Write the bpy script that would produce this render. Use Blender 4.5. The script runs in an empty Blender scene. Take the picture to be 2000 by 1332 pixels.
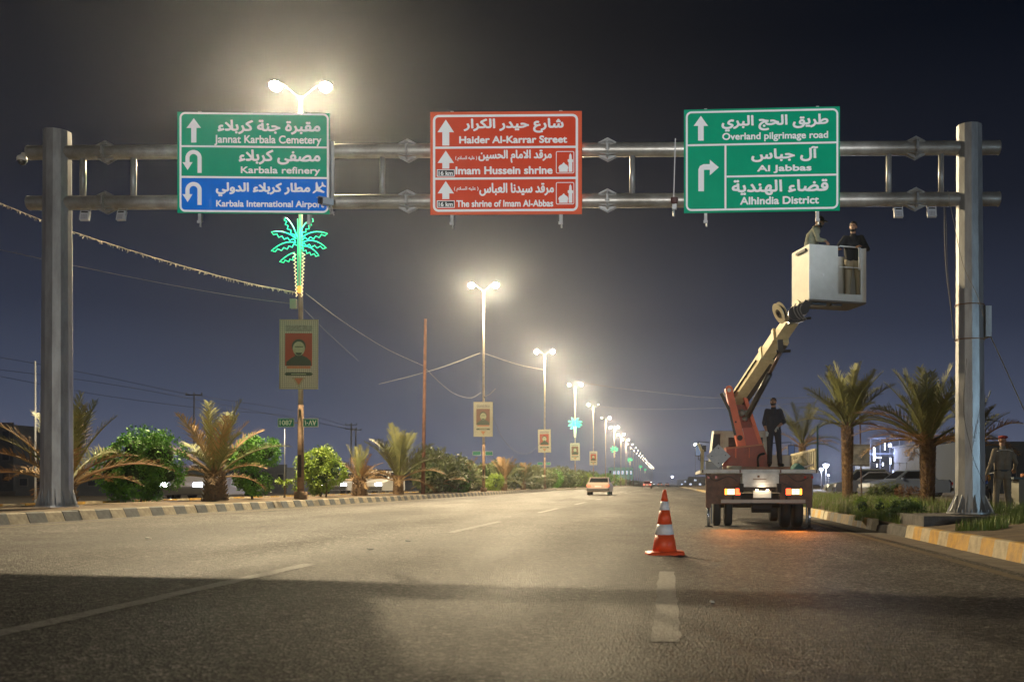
import bpy, math, random
import numpy as np
from mathutils import Vector, Matrix, Euler
R = math.radians
random.seed(7)
SC = bpy.context.scene
COL = SC.collection
FOC = 1900.0            # focal length in photograph pixels
HX, HY = 1302.0, 945.0  # vanishing point of the road in the photograph
CZ = 0.95

# ------------------------------------------------------------------ camera
cam = bpy.data.cameras.new('camera')
cam.sensor_width = 36.0
cam.lens = 36.0 * FOC / 2000.0
cam.shift_x = -(HX - 1000.0) / 2000.0
cam.shift_y = (HY - 666.0) / 2000.0
cam.clip_end = 6000.0
cam.clip_start = 0.05
cam.dof.use_dof = True
cam.dof.focus_distance = 20.0
cam.dof.aperture_fstop = 2.4
camo = bpy.data.objects.new('camera', cam)
COL.objects.link(camo)
camo.location = (0, 0, CZ)
camo.rotation_euler = (R(90), 0, 0)
SC.camera = camo

# ------------------------------------------------------------------ night sky
world = bpy.data.worlds.new('World')
SC.world = world
world.use_nodes = True
nt = world.node_tree
nt.nodes.clear()
w_out = nt.nodes.new('ShaderNodeOutputWorld')
w_bg = nt.nodes.new('ShaderNodeBackground')
w_tc = nt.nodes.new('ShaderNodeTexCoord')
w_sep = nt.nodes.new('ShaderNodeSeparateXYZ')
w_ramp = nt.nodes.new('ShaderNodeValToRGB')
nt.links.new(w_tc.outputs['Generated'], w_sep.inputs[0])
nt.links.new(w_sep.outputs['Z'], w_ramp.inputs[0])
nt.links.new(w_ramp.outputs[0], w_bg.inputs[0])
nt.links.new(w_bg.outputs[0], w_out.inputs[0])
cr = w_ramp.color_ramp
SKY = [(0.0, (0.150, 0.170, 0.250)), (0.03, (0.125, 0.145, 0.225)), (0.08, (0.078, 0.096, 0.158)), (0.16, (0.035, 0.044, 0.078)),
       (0.27, (0.013, 0.0165, 0.029)), (0.42, (0.0026, 0.0046, 0.0105)), (1.0, (0.001, 0.0018, 0.004))]
cr.elements[0].position, cr.elements[0].color = SKY[0][0], (*SKY[0][1], 1)
cr.elements[1].position, cr.elements[1].color = SKY[-1][0], (*SKY[-1][1], 1)
for p, c in SKY[1:-1]:
    e = cr.elements.new(p); e.color = (*c, 1)
w_bg.inputs['Strength'].default_value = 0.72

SC.view_settings.view_transform = 'Standard'
SC.view_settings.look = 'None'
SC.view_settings.exposure = 0.0
SC.view_settings.gamma = 1.0
SC.view_settings.use_curve_mapping = False
SC.cycles.use_denoising = True
SC.cycles.sample_clamp_indirect = 4.0
SC.cycles.max_bounces = 6
SC.cycles.diffuse_bounces = 3
SC.cycles.glossy_bounces = 3
SC.cycles.volume_bounces = 0
SC.cycles.transparent_max_bounces = 8
LAMP_W = 15000.0
LAMP_C = (1.0, 0.795, 0.49)

def add_light(name, kind, loc, energy, color, radius=0.1, target=None, angle=None, blend=0.5):
    l = bpy.data.lights.new(name, kind)
    l.energy = energy; l.color = color
    l.shadow_soft_size = radius
    if kind == 'SPOT':
        l.spot_size = R(angle); l.spot_blend = blend
    o = bpy.data.objects.new(name, l); COL.objects.link(o)
    o.location = loc
    if target is not None:
        o.rotation_euler = (Vector(target) - Vector(loc)).to_track_quat('-Z', 'Y').to_euler()
    return o

# cool flood read off the posts' blue side; unseen warm flood added as fill
add_light('flood_fill_light', 'SPOT', (24.0, -6.0, 3.0), 5600.0, (0.50, 0.78, 1.0), 0.35, (-1.0, 21.0, 7.2), 48, 0.8)
add_light('flood_fill_light', 'SPOT', (-2.0, -24.0, 1.6), 10500.0, (1.0, 0.90, 0.76), 0.35, (-8.0, 20.0, 6.5), 50, 0.7)
# spots added behind the camera, standing in for the sheeting's retroreflection
for lx, tx in ((-9.0, -8.4), (-3.0, -3.3), (1.5, 1.9)):
    add_light('sign_fill_spot', 'SPOT', (lx * 0.6, -26.0, 1.3), 34000.0, (0.93, 0.97, 1.0), 0.25, (tx, 19.8, 7.3), 7.2, 0.6)

# ------------------------------------------------------------------ materials
MATS = {}
def mat(name, col, rough=0.6, metal=0.0, vary=0.0, scale=3.0, bump=0.0, bscale=40.0, col2=None, emit=None, estr=1.0, spec=0.5, trans=0.0, stretch=None, coat=0.0):
    if name in MATS: return MATS[name]
    m = bpy.data.materials.new(name); m.use_nodes = True
    t = m.node_tree; b = t.nodes['Principled BSDF']
    b.inputs['Base Color'].default_value = (*col, 1)
    b.inputs['Roughness'].default_value = rough
    b.inputs['Metallic'].default_value = metal
    b.inputs['Specular IOR Level'].default_value = spec
    if trans: b.inputs['Transmission Weight'].default_value = trans
    if coat: b.inputs['Coat Weight'].default_value = coat
    tc = t.nodes.new('ShaderNodeTexCoord')
    src = tc.outputs['Object']
    if stretch:
        mp = t.nodes.new('ShaderNodeMapping'); mp.inputs['Scale'].default_value = stretch
        t.links.new(src, mp.inputs[0]); src = mp.outputs[0]
    if vary or col2:
        n = t.nodes.new('ShaderNodeTexNoise'); n.inputs['Scale'].default_value = scale; n.inputs['Detail'].default_value = 6
        n.inputs['Roughness'].default_value = 0.65
        t.links.new(src, n.inputs['Vector'])
        r = t.nodes.new('ShaderNodeValToRGB'); t.links.new(n.outputs['Fac'], r.inputs[0])
        c2 = col2 if col2 else tuple(max(0, c * (1 - vary)) for c in col)
        c1 = col if col2 else tuple(min(1, c * (1 + vary)) for c in col)
        r.color_ramp.elements[0].position = 0.36; r.color_ramp.elements[0].color = (*c2, 1)
        r.color_ramp.elements[1].position = 0.64; r.color_ramp.elements[1].color = (*c1, 1)
        t.links.new(r.outputs[0], b.inputs['Base Color'])
    if bump:
        n2 = t.nodes.new('ShaderNodeTexNoise'); n2.inputs['Scale'].default_value = bscale; n2.inputs['Detail'].default_value = 5
        t.links.new(tc.outputs['Object'], n2.inputs['Vector'])
        bp = t.nodes.new('ShaderNodeBump'); bp.inputs['Strength'].default_value = bump; bp.inputs['Distance'].default_value = 0.02
        t.links.new(n2.outputs['Fac'], bp.inputs['Height']); t.links.new(bp.outputs[0], b.inputs['Normal'])
    if emit:
        b.inputs['Emission Color'].default_value = (*emit, 1); b.inputs['Emission Strength'].default_value = estr
    MATS[name] = m
    return m

def asphalt(name, base, sparkle):
    m = bpy.data.materials.new(name); m.use_nodes = True
    t = m.node_tree; b = t.nodes['Principled BSDF']; L = t.links.new
    tc = t.nodes.new('ShaderNodeTexCoord')
    def noise(scale, detail, stretch=None):
        n = t.nodes.new('ShaderNodeTexNoise'); n.inputs['Scale'].default_value = scale; n.inputs['Detail'].default_value = detail
        if stretch:
            mp = t.nodes.new('ShaderNodeMapping'); mp.inputs['Scale'].default_value = stretch
            L(tc.outputs['Object'], mp.inputs[0]); L(mp.outputs[0], n.inputs['Vector'])
        else: L(tc.outputs['Object'], n.inputs['Vector'])
        return n
    def ramp(src, p0, c0, p1, c1):
        r = t.nodes.new('ShaderNodeValToRGB'); L(src, r.inputs[0])
        r.color_ramp.elements[0].position = p0; r.color_ramp.elements[0].color = (*c0, 1)
        r.color_ramp.elements[1].position = p1; r.color_ramp.elements[1].color = (*c1, 1)
        return r
    def mul(a, c, f=1.0):
        x = t.nodes.new('ShaderNodeMix'); x.data_type = 'RGBA'; x.blend_type = 'MULTIPLY'; x.inputs[0].default_value = f
        L(a, x.inputs[6]); L(c, x.inputs[7]); return x.outputs[2]
    # aggregate: voronoi stones of two sizes and fine grit
    v = t.nodes.new('ShaderNodeTexVoronoi'); v.inputs['Scale'].default_value = 62.0
    L(tc.outputs['Object'], v.inputs['Vector'])
    sp = t.nodes.new('ShaderNodeSeparateColor'); L(v.outputs['Color'], sp.inputs[0])
    g0 = ramp(sp.outputs[0], 0.35, tuple(c * 0.50 for c in base), 1.0, tuple(min(1, c * sparkle) for c in base))
    v2 = t.nodes.new('ShaderNodeTexVoronoi'); v2.inputs['Scale'].default_value = 24.0
    L(tc.outputs['Object'], v2.inputs['Vector'])
    sp2 = t.nodes.new('ShaderNodeSeparateColor'); L(v2.outputs['Color'], sp2.inputs[0])
    g1 = ramp(sp2.outputs[0], 0.2, (0.66,) * 3, 1.0, (1.55,) * 3)
    gg = mul(g0.outputs[0], g1.outputs[0])
    g2 = ramp(noise(14.0, 6).outputs['Fac'], 0.32, (0.62,) * 3, 0.68, (1.4,) * 3)
    class _G: outputs = [mul(gg, g2.outputs[0])]
    g = _G
    big = ramp(noise(0.35, 5, (1.0, 0.12, 1.0)).outputs['Fac'], 0.36, (0.52,) * 3, 0.64, (1.22,) * 3)
    patch = ramp(noise(1.1, 4).outputs['Fac'], 0.35, (0.78,) * 3, 0.6, (1.08,) * 3)
    c = mul(mul(g.outputs[0], big.outputs[0]), patch.outputs[0])
    L(c, b.inputs['Base Color'])
    rr = ramp(noise(0.8, 4, (1.0, 0.2, 1.0)).outputs['Fac'], 0.3, (0.62,) * 3, 0.7, (0.78,) * 3)
    L(rr.outputs[0], b.inputs['Roughness']); b.inputs['Specular IOR Level'].default_value = 0.24
    bp = t.nodes.new('ShaderNodeBump'); bp.inputs['Strength'].default_value = 0.8; bp.inputs['Distance'].default_value = 0.012
    L(v.outputs['Distance'], bp.inputs['Height'])
    n3 = noise(260.0, 3)
    bp2 = t.nodes.new('ShaderNodeBump'); bp2.inputs['Strength'].default_value = 0.25; bp2.inputs['Distance'].default_value = 0.004
    L(n3.outputs['Fac'], bp2.inputs['Height']); L(bp.outputs[0], bp2.inputs['Normal']); L(bp2.outputs[0], b.inputs['Normal'])
    MATS[name] = m
    return m

M_ASPH = asphalt('asphalt', (0.090, 0.083, 0.076), 2.9)
M_ASPH2 = asphalt('asphalt_far', (0.075, 0.068, 0.060), 1.8)
M_PAINT = mat('worn_road_paint', (0.40, 0.39, 0.37), 0.75, col2=(0.18, 0.172, 0.16), scale=22.0, bump=.5, bscale=60)
M_PAINT_Y = mat('worn_yellow_line', (0.17, 0.13, 0.065), 0.7, col2=(0.08, 0.065, 0.045), scale=9.0)
M_SOIL = mat('dry_soil', (0.20, 0.15, 0.10), 0.95, col2=(0.10, 0.075, 0.05), scale=2.5, bump=0.6, bscale=9)
M_GROUND = mat('ground_dust', (0.13, 0.11, 0.085), 0.95, col2=(0.08, 0.07, 0.055), scale=0.3)
M_CONC = mat('concrete', (0.26, 0.25, 0.225), 0.9, col2=(0.15, 0.145, 0.135), scale=5, bump=0.4, bscale=30)
M_CONC_D = mat('weathered_concrete', (0.13, 0.12, 0.11), 0.9, col2=(0.07, 0.065, 0.06), scale=4, bump=0.4, bscale=30)
M_KCREAM = mat('kerb_cream_paint', (0.40, 0.345, 0.24), 0.75, col2=(0.23, 0.195, 0.145), scale=6, bump=0.3, bscale=25)
M_KGREY = mat('kerb_grey_paint', (0.115, 0.125, 0.13), 0.75, col2=(0.07, 0.075, 0.08), scale=6, bump=0.3, bscale=25)
M_KYEL = mat('kerb_yellow_paint', (0.55, 0.32, 0.045), 0.7, col2=(0.36, 0.22, 0.06), scale=6, bump=0.3, bscale=25)
M_KPALE = mat('kerb_pale_paint', (0.50, 0.43, 0.28), 0.75, col2=(0.33, 0.28, 0.19), scale=6, bump=0.3, bscale=25)
M_GALV = mat('galvanised_steel', (0.42, 0.43, 0.43), 0.42, 0.55, col2=(0.27, 0.27, 0.27), scale=2.2, bump=0.08, bscale=12, stretch=(2, 2, 0.5))
M_BEAM = mat('galvanised_beam', (0.40, 0.39, 0.36), 0.40, 0.55, col2=(0.25, 0.235, 0.21), scale=2.5, bump=0.1, bscale=10)
M_GREEN = mat('sign_green', (0.0, 0.31, 0.165), 0.8, vary=0.05, scale=2, spec=0.12)
M_BLUE = mat('sign_blue', (0.0, 0.155, 0.66), 0.8, vary=0.05, scale=2, spec=0.12)
M_RED = mat('sign_red', (0.62, 0.055, 0.022), 0.8, vary=0.05, scale=2, spec=0.12)
M_REDRIM = mat('sign_red_margin', (0.68, 0.105, 0.045), 0.8, spec=0.12)
M_WHITE = mat('sign_white', (0.80, 0.80, 0.80), 0.8, spec=0.12)
M_BLACK = mat('black_plastic', (0.015, 0.015, 0.017), 0.45)
M_LPOLE = mat('lamp_pole_paint', (0.48, 0.42, 0.33), 0.55, col2=(0.33, 0.26, 0.19), scale=2.0)
M_ARM = mat('lamp_arm_paint', (0.022, 0.02, 0.018), 0.7, spec=0.1)
M_RUSTP = mat('rusty_pole_base', (0.30, 0.19, 0.11), 0.8, col2=(0.16, 0.09, 0.05), scale=4, bump=0.2)
M_RUST = mat('rust', (0.20, 0.085, 0.05), 0.85, col2=(0.11, 0.05, 0.032), scale=4, bump=0.3)
M_LENS = mat('lamp_lens', (0.9, 0.9, 0.9), 0.5, emit=(1.0, 0.88, 0.66), estr=45.0)
M_LENSD = mat('lamp_lens_dim', (0.9, 0.9, 0.9), 0.5, emit=(1.0, 0.9, 0.75), estr=1.2)
M_NEON_G = mat('neon_green', (0.1, 0.5, 0.4), 0.5, emit=(0.02, 1.0, 0.30), estr=1.4)
M_NEON_W = mat('neon_warm', (0.5, 0.4, 0.3), 0.5, emit=(1.0, 0.78, 0.42), estr=1.4)
M_WIRE_L = mat('pale_cable', (0.26, 0.235, 0.19), 0.8)
M_WIRE_D = mat('dark_cable', (0.035, 0.035, 0.04), 0.7)
M_FROND = mat('frond_green', (0.26, 0.25, 0.085), 0.55, col2=(0.13, 0.15, 0.045), scale=3)
M_FRONDB = mat('frond_dry', (0.42, 0.26, 0.115), 0.7, col2=(0.23, 0.15, 0.065), scale=3)
M_FRONDD = mat('frond_dark', (0.17, 0.175, 0.065), 0.6, col2=(0.09, 0.10, 0.04), scale=3)
M_TRUNK = mat('palm_trunk', (0.24, 0.15, 0.075), 0.95, col2=(0.11, 0.07, 0.04), scale=9, bump=0.8, bscale=25)
M_LEAF = mat('shrub_leaf', (0.16, 0.38, 0.035), 0.5, col2=(0.07, 0.21, 0.022), scale=4)
M_LEAF2 = mat('shrub_leaf_yellow', (0.27, 0.36, 0.035), 0.5, col2=(0.13, 0.23, 0.025), scale=4)
M_LEAF3 = mat('shrub_leaf_dull', (0.15, 0.18, 0.06), 0.6, col2=(0.07, 0.09, 0.03), scale=4)
M_WOOD = mat('shrub_stem', (0.12, 0.085, 0.055), 0.9)
M_GRASS = mat('grass', (0.19, 0.26, 0.045), 0.6, col2=(0.09, 0.14, 0.028), scale=2)

# ------------------------------------------------------------------ helpers
def P(px, py, s):
    return Vector(((px - HX) * s, FOC * s, CZ - (py - HY) * s))
def road_z(x):
    return -0.02 * x

class MB:
    def __init__(s): s.v = []; s.f = []; s.m = []; s.mi = 0; s.sm = []; s.smooth = False
    def add(s, vs, fs, M=None):
        o = len(s.v)
        for p in vs:
            p = Vector(p)
            s.v.append(tuple(M @ p) if M is not None else tuple(p))
        for f in fs:
            s.f.append(tuple(i + o for i in f)); s.m.append(s.mi); s.sm.append(s.smooth)
    def box(s, c, d, rot=None, taper=1.0, M=None):
        hx, hy, hz = d[0] / 2, d[1] / 2, d[2] / 2
        vs = [(-hx, -hy, -hz), (hx, -hy, -hz), (hx, hy, -hz), (-hx, hy, -hz)]
        vs += [(x * taper, y * taper, hz) for x, y in ((-hx, -hy), (hx, -hy), (hx, hy), (-hx, hy))]
        T = Matrix.Translation(c)
        if rot is not None: T = T @ Euler(rot).to_matrix().to_4x4()
        if M is not None: T = M @ T
        s.add(vs, [(3, 2, 1, 0), (4, 5, 6, 7), (0, 1, 5, 4), (1, 2, 6, 5), (2, 3, 7, 6), (3, 0, 4, 7)], T)
    def beam(s, a, b, w, h, up=(0, 0, 1), w2=None, h2=None):
        a, b = Vector(a), Vector(b); d = (b - a).normalized(); up = Vector(up)
        x = d.cross(up).normalized(); y = x.cross(d).normalized()
        w2 = w2 or w; h2 = h2 or h
        vs = [a + x * sx * w / 2 + y * sy * h / 2 for sx, sy in ((-1, -1), (1, -1), (1, 1), (-1, 1))]
        vs += [b + x * sx * w2 / 2 + y * sy * h2 / 2 for sx, sy in ((-1, -1), (1, -1), (1, 1), (-1, 1))]
        s.add(vs, [(3, 2, 1, 0), (4, 5, 6, 7), (0, 1, 5, 4), (1, 2, 6, 5), (2, 3, 7, 6), (3, 0, 4, 7)])
    def cyl(s, a, b, r0, r1=None, n=12, caps=True, phase=0.0):
        s.tube([a, b], [r0, r0 if r1 is None else r1], n, caps, phase)
    def tube(s, pts, rad, n=8, caps=True, phase=0.0):
        pts = [Vector(p) for p in pts]
        if not isinstance(rad, (list, tuple)): rad = [rad] * len(pts)
        o = len(s.v); vs = []
        ref = None
        for i, p in enumerate(pts):
            d = (pts[min(i + 1, len(pts) - 1)] - pts[max(i - 1, 0)])
            if d.length < 1e-9: d = Vector((0, 0, 1))
            d.normalize()
            if ref is None:
                ref = Vector((1, 0, 0)) if abs(d.x) < 0.8 else Vector((0, 1, 0))
            x = (ref - d * ref.dot(d)).normalized(); y = d.cross(x); ref = x
            for k in range(n):
                a = phase + 2 * math.pi * k / n
                vs.append(p + x * math.cos(a) * rad[i] + y * math.sin(a) * rad[i])
        fs = []
        for i in range(len(pts) - 1):
            for k in range(n):
                k2 = (k + 1) % n
                fs.append((i * n + k, i * n + k2, (i + 1) * n + k2, (i + 1) * n + k))
        if caps:
            fs.append(tuple(reversed(range(n)))); fs.append(tuple((len(pts) - 1) * n + k for k in range(n)))
        s.add(vs, fs)
    def lathe(s, prof, n=16, M=None, ex=1.0, ey=1.0):
        vs = []; fs = []
        for r, z in prof:
            for k in range(n):
                a = 2 * math.pi * k / n; vs.append((r * math.cos(a) * ex, r * math.sin(a) * ey, z))
        for i in range(len(prof) - 1):
            for k in range(n):
                k2 = (k + 1) % n; fs.append((i * n + k, i * n + k2, (i + 1) * n + k2, (i + 1) * n + k))
        fs.append(tuple(reversed(range(n)))); fs.append(tuple((len(prof) - 1) * n + k for k in range(n)))
        s.add(vs, fs, M)
    def ball(s, c, r, n=12, m=8, M=None):
        if not isinstance(r, (list, tuple)): r = (r, r, r)
        vs = []; fs = []
        for i in range(1, m):
            t = math.pi * i / m
            for k in range(n):
                a = 2 * math.pi * k / n
                vs.append((c[0] + r[0] * math.sin(t) * math.cos(a), c[1] + r[1] * math.sin(t) * math.sin(a), c[2] + r[2] * math.cos(t)))
        top = len(vs); vs.append((c[0], c[1], c[2] + r[2])); vs.append((c[0], c[1], c[2] - r[2]))
        for i in range(m - 2):
            for k in range(n):
                k2 = (k + 1) % n; fs.append((i * n + k, (i + 1) * n + k, (i + 1) * n + k2, i * n + k2))
        for k in range(n):
            k2 = (k + 1) % n; fs.append((top, k, k2)); fs.append((top + 1, (m - 2) * n + k2, (m - 2) * n + k))
        s.add(vs, fs, M)
    def prism(s, poly, y0, y1, M=None):      # polygon in x,z extruded along y
        n = len(poly)
        vs = [(x, y0, z) for x, z in poly] + [(x, y1, z) for x, z in poly]
        fs = [tuple(range(n)), tuple(reversed(range(n, 2 * n)))] + [(k, k + n, (k + 1) % n + n, (k + 1) % n) for k in range(n)]
        s.add(vs, fs, M)
    def prism_x(s, poly, x0, x1, M=None):    # polygon in y,z extruded along x
        n = len(poly)
        vs = [(x0, y, z) for y, z in poly] + [(x1, y, z) for y, z in poly]
        fs = [tuple(reversed(range(n))), tuple(range(n, 2 * n))] + [(k, (k + 1) % n, (k + 1) % n + n, k + n) for k in range(n)]
        s.add(vs, fs, M)
    def mesh(s, name, mats):
        me = bpy.data.meshes.new(name)
        me.from_pydata(s.v, [], s.f)
        for m in (mats if isinstance(mats, (list, tuple)) else [mats]): me.materials.append(m)
        if any(s.m): me.polygons.foreach_set('material_index', s.m)
        if any(s.sm): me.polygons.foreach_set('use_smooth', s.sm)
        me.update()
        return me
    def build(s, name, mats, parent=None, loc=None, rot=None):
        return link(name, s.mesh(name, mats), parent, loc, rot)

def link(name, me, parent=None, loc=None, rot=None, scale=None):
    o = bpy.data.objects.new(name, me); COL.objects.link(o)
    if parent is not None: o.parent = parent
    if loc is not None: o.location = loc
    if rot is not None: o.rotation_euler = rot
    if scale is not None: o.scale = scale
    return o
def thing(name, label, cat, loc=(0, 0, 0), rot=(0, 0, 0), group=None):
    o = bpy.data.objects.new(name, None); COL.objects.link(o)
    o.empty_display_size = 0.2
    o.location = loc; o.rotation_euler = rot
    return tag(o, label, cat, group)
def tag(o, label, cat, group=None):
    o['label'] = label; o['category'] = cat
    if group: o['group'] = group
    return o
def struct(o): o['kind'] = 'structure'; return o
def stuff(o, label=None, cat=None):
    o['kind'] = 'stuff'
    if label: o['label'] = label
    if cat: o['category'] = cat
    return o

# ------------------------------------------------------------------ ground, roads
KX, MX, RX = -11.6, -15.5, 4.64        # left kerb, far kerb of the median, right kerb
mb = MB(); mb.add([(-1500, -80, -0.42), (1500, -80, -0.42), (1500, 2500, -0.42), (-1500, 2500, -0.42)], [(0, 1, 2, 3)])
struct(mb.build('ground', M_GROUND))
mb = MB()
ys = [-60, 60, 250, 700, 1500]; xs = [KX - 0.02, -6, 0, RX + 0.02]
vs = [(x, y, road_z(x)) for y in ys for x in xs]
fs = [(j * 4 + i, j * 4 + i + 1, j * 4 + i + 5, j * 4 + i + 4) for j in range(4) for i in range(3)]
mb.add(vs, fs); struct(mb.build('road', M_ASPH))
# concrete gutter along the right kerb, then the opposite carriageway
mb = MB(); mb.add([(RX - 0.55, -20, road_z(RX - 0.55) + 0.004), (RX + 0.02, -20, road_z(RX) + 0.004), (RX + 0.02, 400, road_z(RX) + 0.004), (RX - 0.55, 400, road_z(RX - 0.55) + 0.004)], [(0, 1, 2, 3)])
struct(mb.build('gutter', mat('gutter_concrete', (0.17, 0.15, 0.12), 0.9, col2=(0.10, 0.085, 0.07), scale=3, bump=0.3)))
mb = MB(); mb.add([(-28, -60, 0.12), (MX, -60, 0.32), (MX, 1500, 0.32), (-28, 1500, 0.12)], [(0, 1, 2, 3)])
struct(mb.build('opposite_road', M_ASPH2))
# markings
def strip(name, x0, x1, y0, y1, m, dz=0.004, edge=0.012, n=None):
    n = n or max(2, int((y1 - y0) / 0.25)); n = min(n, 400)
    b = MB(); vs = []
    for i in range(n + 1):
        y = y0 + (y1 - y0) * i / n
        a = x0 + random.uniform(-edge, edge); c = x1 + random.uniform(-edge, edge)
        vs += [(a, y, road_z(a) + dz), (c, y, road_z(c) + dz)]
    b.add(vs, [(2 * i, 2 * i + 1, 2 * i + 3, 2 * i + 2) for i in range(n)])
    return struct(b.build(name, m))
for k in range(22):
    y0 = 5.85 + 12.0 * k - 12.0
    strip('lane_marking', -0.085, 0.085, y0, y0 + 4.7, M_PAINT)
    strip('lane_marking', -3.96, -3.81, y0 - 0.4 if k != 1 else 4.2, y0 + 4.75 if k != 1 else 10.6, M_PAINT)
strip('edge_line', -11.15, -11.0, 4, 500, M_PAINT_Y)
strip('edge_line', 3.75, 3.92, 4, 400, M_PAINT_Y)

# median and verge soil
def soil(name, x0, x1, y0, y1, zf, m, nx, ny, amp):
    b = MB(); vs = []
    for j in range(ny + 1):
        t = j / ny; y = y0 + (y1 - y0) * t * t if y0 > -30 else y0 + (y1 - y0) * t
        for i in range(nx + 1):
            x = x0 + (x1 - x0) * i / nx
            e = 0 if i in (0, nx) else 1
            vs.append((x, y, zf(x, y) + e * random.uniform(-amp, amp)))
    b.smooth = True
    b.add(vs, [(j * (nx + 1) + i, j * (nx + 1) + i + 1, (j + 1) * (nx + 1) + i + 1, (j + 1) * (nx + 1) + i) for j in range(ny) for i in range(nx)])
    return struct(b.build(name, m))
soil('median_soil', MX + 0.1, KX - 0.12, 8, 900, lambda x, y: 0.41 + 0.05 * math.sin(math.pi * (x - MX) / (KX - MX)), M_SOIL, 8, 160, 0.02)
def verge_z(x, y):
    t = min(1.0, max(0.0, (x - RX - 0.15) / 2.5))
    return 0.10 + 0.22 * t
soil('verge_soil', RX + 0.15, 12.0, 6, 500, verge_z, M_SOIL, 18, 150, 0.025)
mb = MB(); mb.add([(12, -20, 0.30), (120, -20, 0.1), (160, 900, 0.1), (12, 900, 0.30)], [(0, 1, 2, 3)])
struct(mb.build('side_ground', M_GROUND))

# kerbs -------------------------------------------------
def kerb_profile(b, y0, y1, zb, ht, batter, side, w=0.16, jit=0.0):
    # side=+1: road on +x side
    j = random.uniform(-jit, jit); e = 0.02
    prof = [(0, zb - 0.05), (0 - side * batter, zb + ht - e), (-side * (batter + e), zb + ht), (-side * (batter + w), zb + ht), (-side * (batter + w), zb - 0.05)]
    n = len(prof)
    vs = [(x + j, y0, z) for x, z in prof] + [(x + j, y1, z) for x, z in prof]
    fs = [tuple(range(n)), tuple(reversed(range(n, 2 * n)))] + [(k, k + n, (k + 1) % n + n, (k + 1) % n) for k in range(n)]
    b.add(vs, fs)
def kerb_run(name, x, side, zb, ht, batter, y0, n, step, mats, far_to, gap=0.012):
    root = bpy.data.objects.new(name, None); COL.objects.link(root); root.location = (x, 0, 0); struct(root)
    variants = {}
    for mi, m in enumerate(mats):
        variants[mi] = []
        for q in range(3):
            b = MB(); kerb_profile(b, 0, step - gap, zb, ht, batter, side); variants[mi].append(b.mesh('kerb_block', m))
    for i in range(n):
        o = link('kerb_block', random.choice(variants[i % len(mats)]), root, (random.uniform(-.008, .008), y0 + i * step, random.uniform(-.008, .006)), (0, random.uniform(-.01, .01), random.uniform(-.008, .008)))
    b = MB(); kerb_profile(b, y0 + n * step, far_to, zb, ht, batter, side)
    stuff(b.build('kerb_blocks_far', mats[0], root))
    return root
kerb_run('median_kerb', KX, 1, road_z(KX), 0.20, 0.09, 13.0, 170, 0.53, [M_KCREAM, M_KGREY], 900)
kerb_run('opposite_kerb', MX, -1, 0.33, 0.16, 0.05, 16.0, 60, 0.8, [M_KPALE, M_KYEL], 900)
# right kerb: 3 m precast blocks painted in stripes
root = bpy.data.objects.new('verge_kerb', None); COL.objects.link(root); root.location = (RX, 0, 0); struct(root)
def striped_block(length, first):
    b = MB(); n = max(1, round(length / 0.6)); st = (length - 0.03) / n
    for i in range(n):
        b.mi = (i + first) % 2
        kerb_profile(b, i * st, (i + 1) * st, road_z(RX), 0.245, 0.05, -1, 0.14)
    return b.mesh('kerb_block', [M_KPALE, M_KYEL])
kb = [striped_block(3.4, 0), striped_block(3.4, 1)]
y = 5.4
i = 0
while y < 150:
    if 18.9 < y < 19.3:
        # sunken and soiled block
        b = MB(); kerb_profile(b, 0, 1.5, road_z(RX), 0.21, 0.05, -1, 0.14)
        o = b.build('kerb_block', M_CONC_D, root, (0.03, 19.05, -0.02), (0.02, 0.04, 0.02)); o['label'] = 'sunken dirty kerb block without paint'
        b = MB(); kerb_profile(b, 0, 1.3, road_z(RX), 0.22, 0.05, -1, 0.14)
        b.build('kerb_block', M_CONC_D, root, (0.02, 20.7, -0.04), (-0.04, 0.03, -0.04))
        y = 22.1; continue
    link('kerb_block', kb[i % 2], root, (random.uniform(-.015, .015), y, random.uniform(-.01, .01)), (0, 0, random.uniform(-.004, .004)))
    y += 3.4; i += 1
    if 18.5 < y < 19.6: y = 19.0
b = MB(); kerb_profile(b, y, 400, road_z(RX), 0.245, 0.05, -1, 0.14); stuff(b.build('kerb_blocks_far', M_KPALE, root))

# ------------------------------------------------------------------ haze
mb = MB(); mb.box((0, 560, 7.3), (900, 1400, 17.6))
hz = mb.mesh('haze', [])
hm = bpy.data.materials.new('haze_air'); hm.use_nodes = True
hm.node_tree.nodes.clear()
ho = hm.node_tree.nodes.new('ShaderNodeOutputMaterial'); hv = hm.node_tree.nodes.new('ShaderNodeVolumePrincipled')
hv.inputs['Color'].default_value = (0.82, 0.88, 1.0, 1); hv.inputs['Density'].default_value = 0.00030; hv.inputs['Anisotropy'].default_value = 0.86
hm.node_tree.links.new(hv.outputs[0], ho.inputs['Volume'])
hz.materials.append(hm)
HAZE = link('haze', hz); stuff(HAZE)

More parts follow.
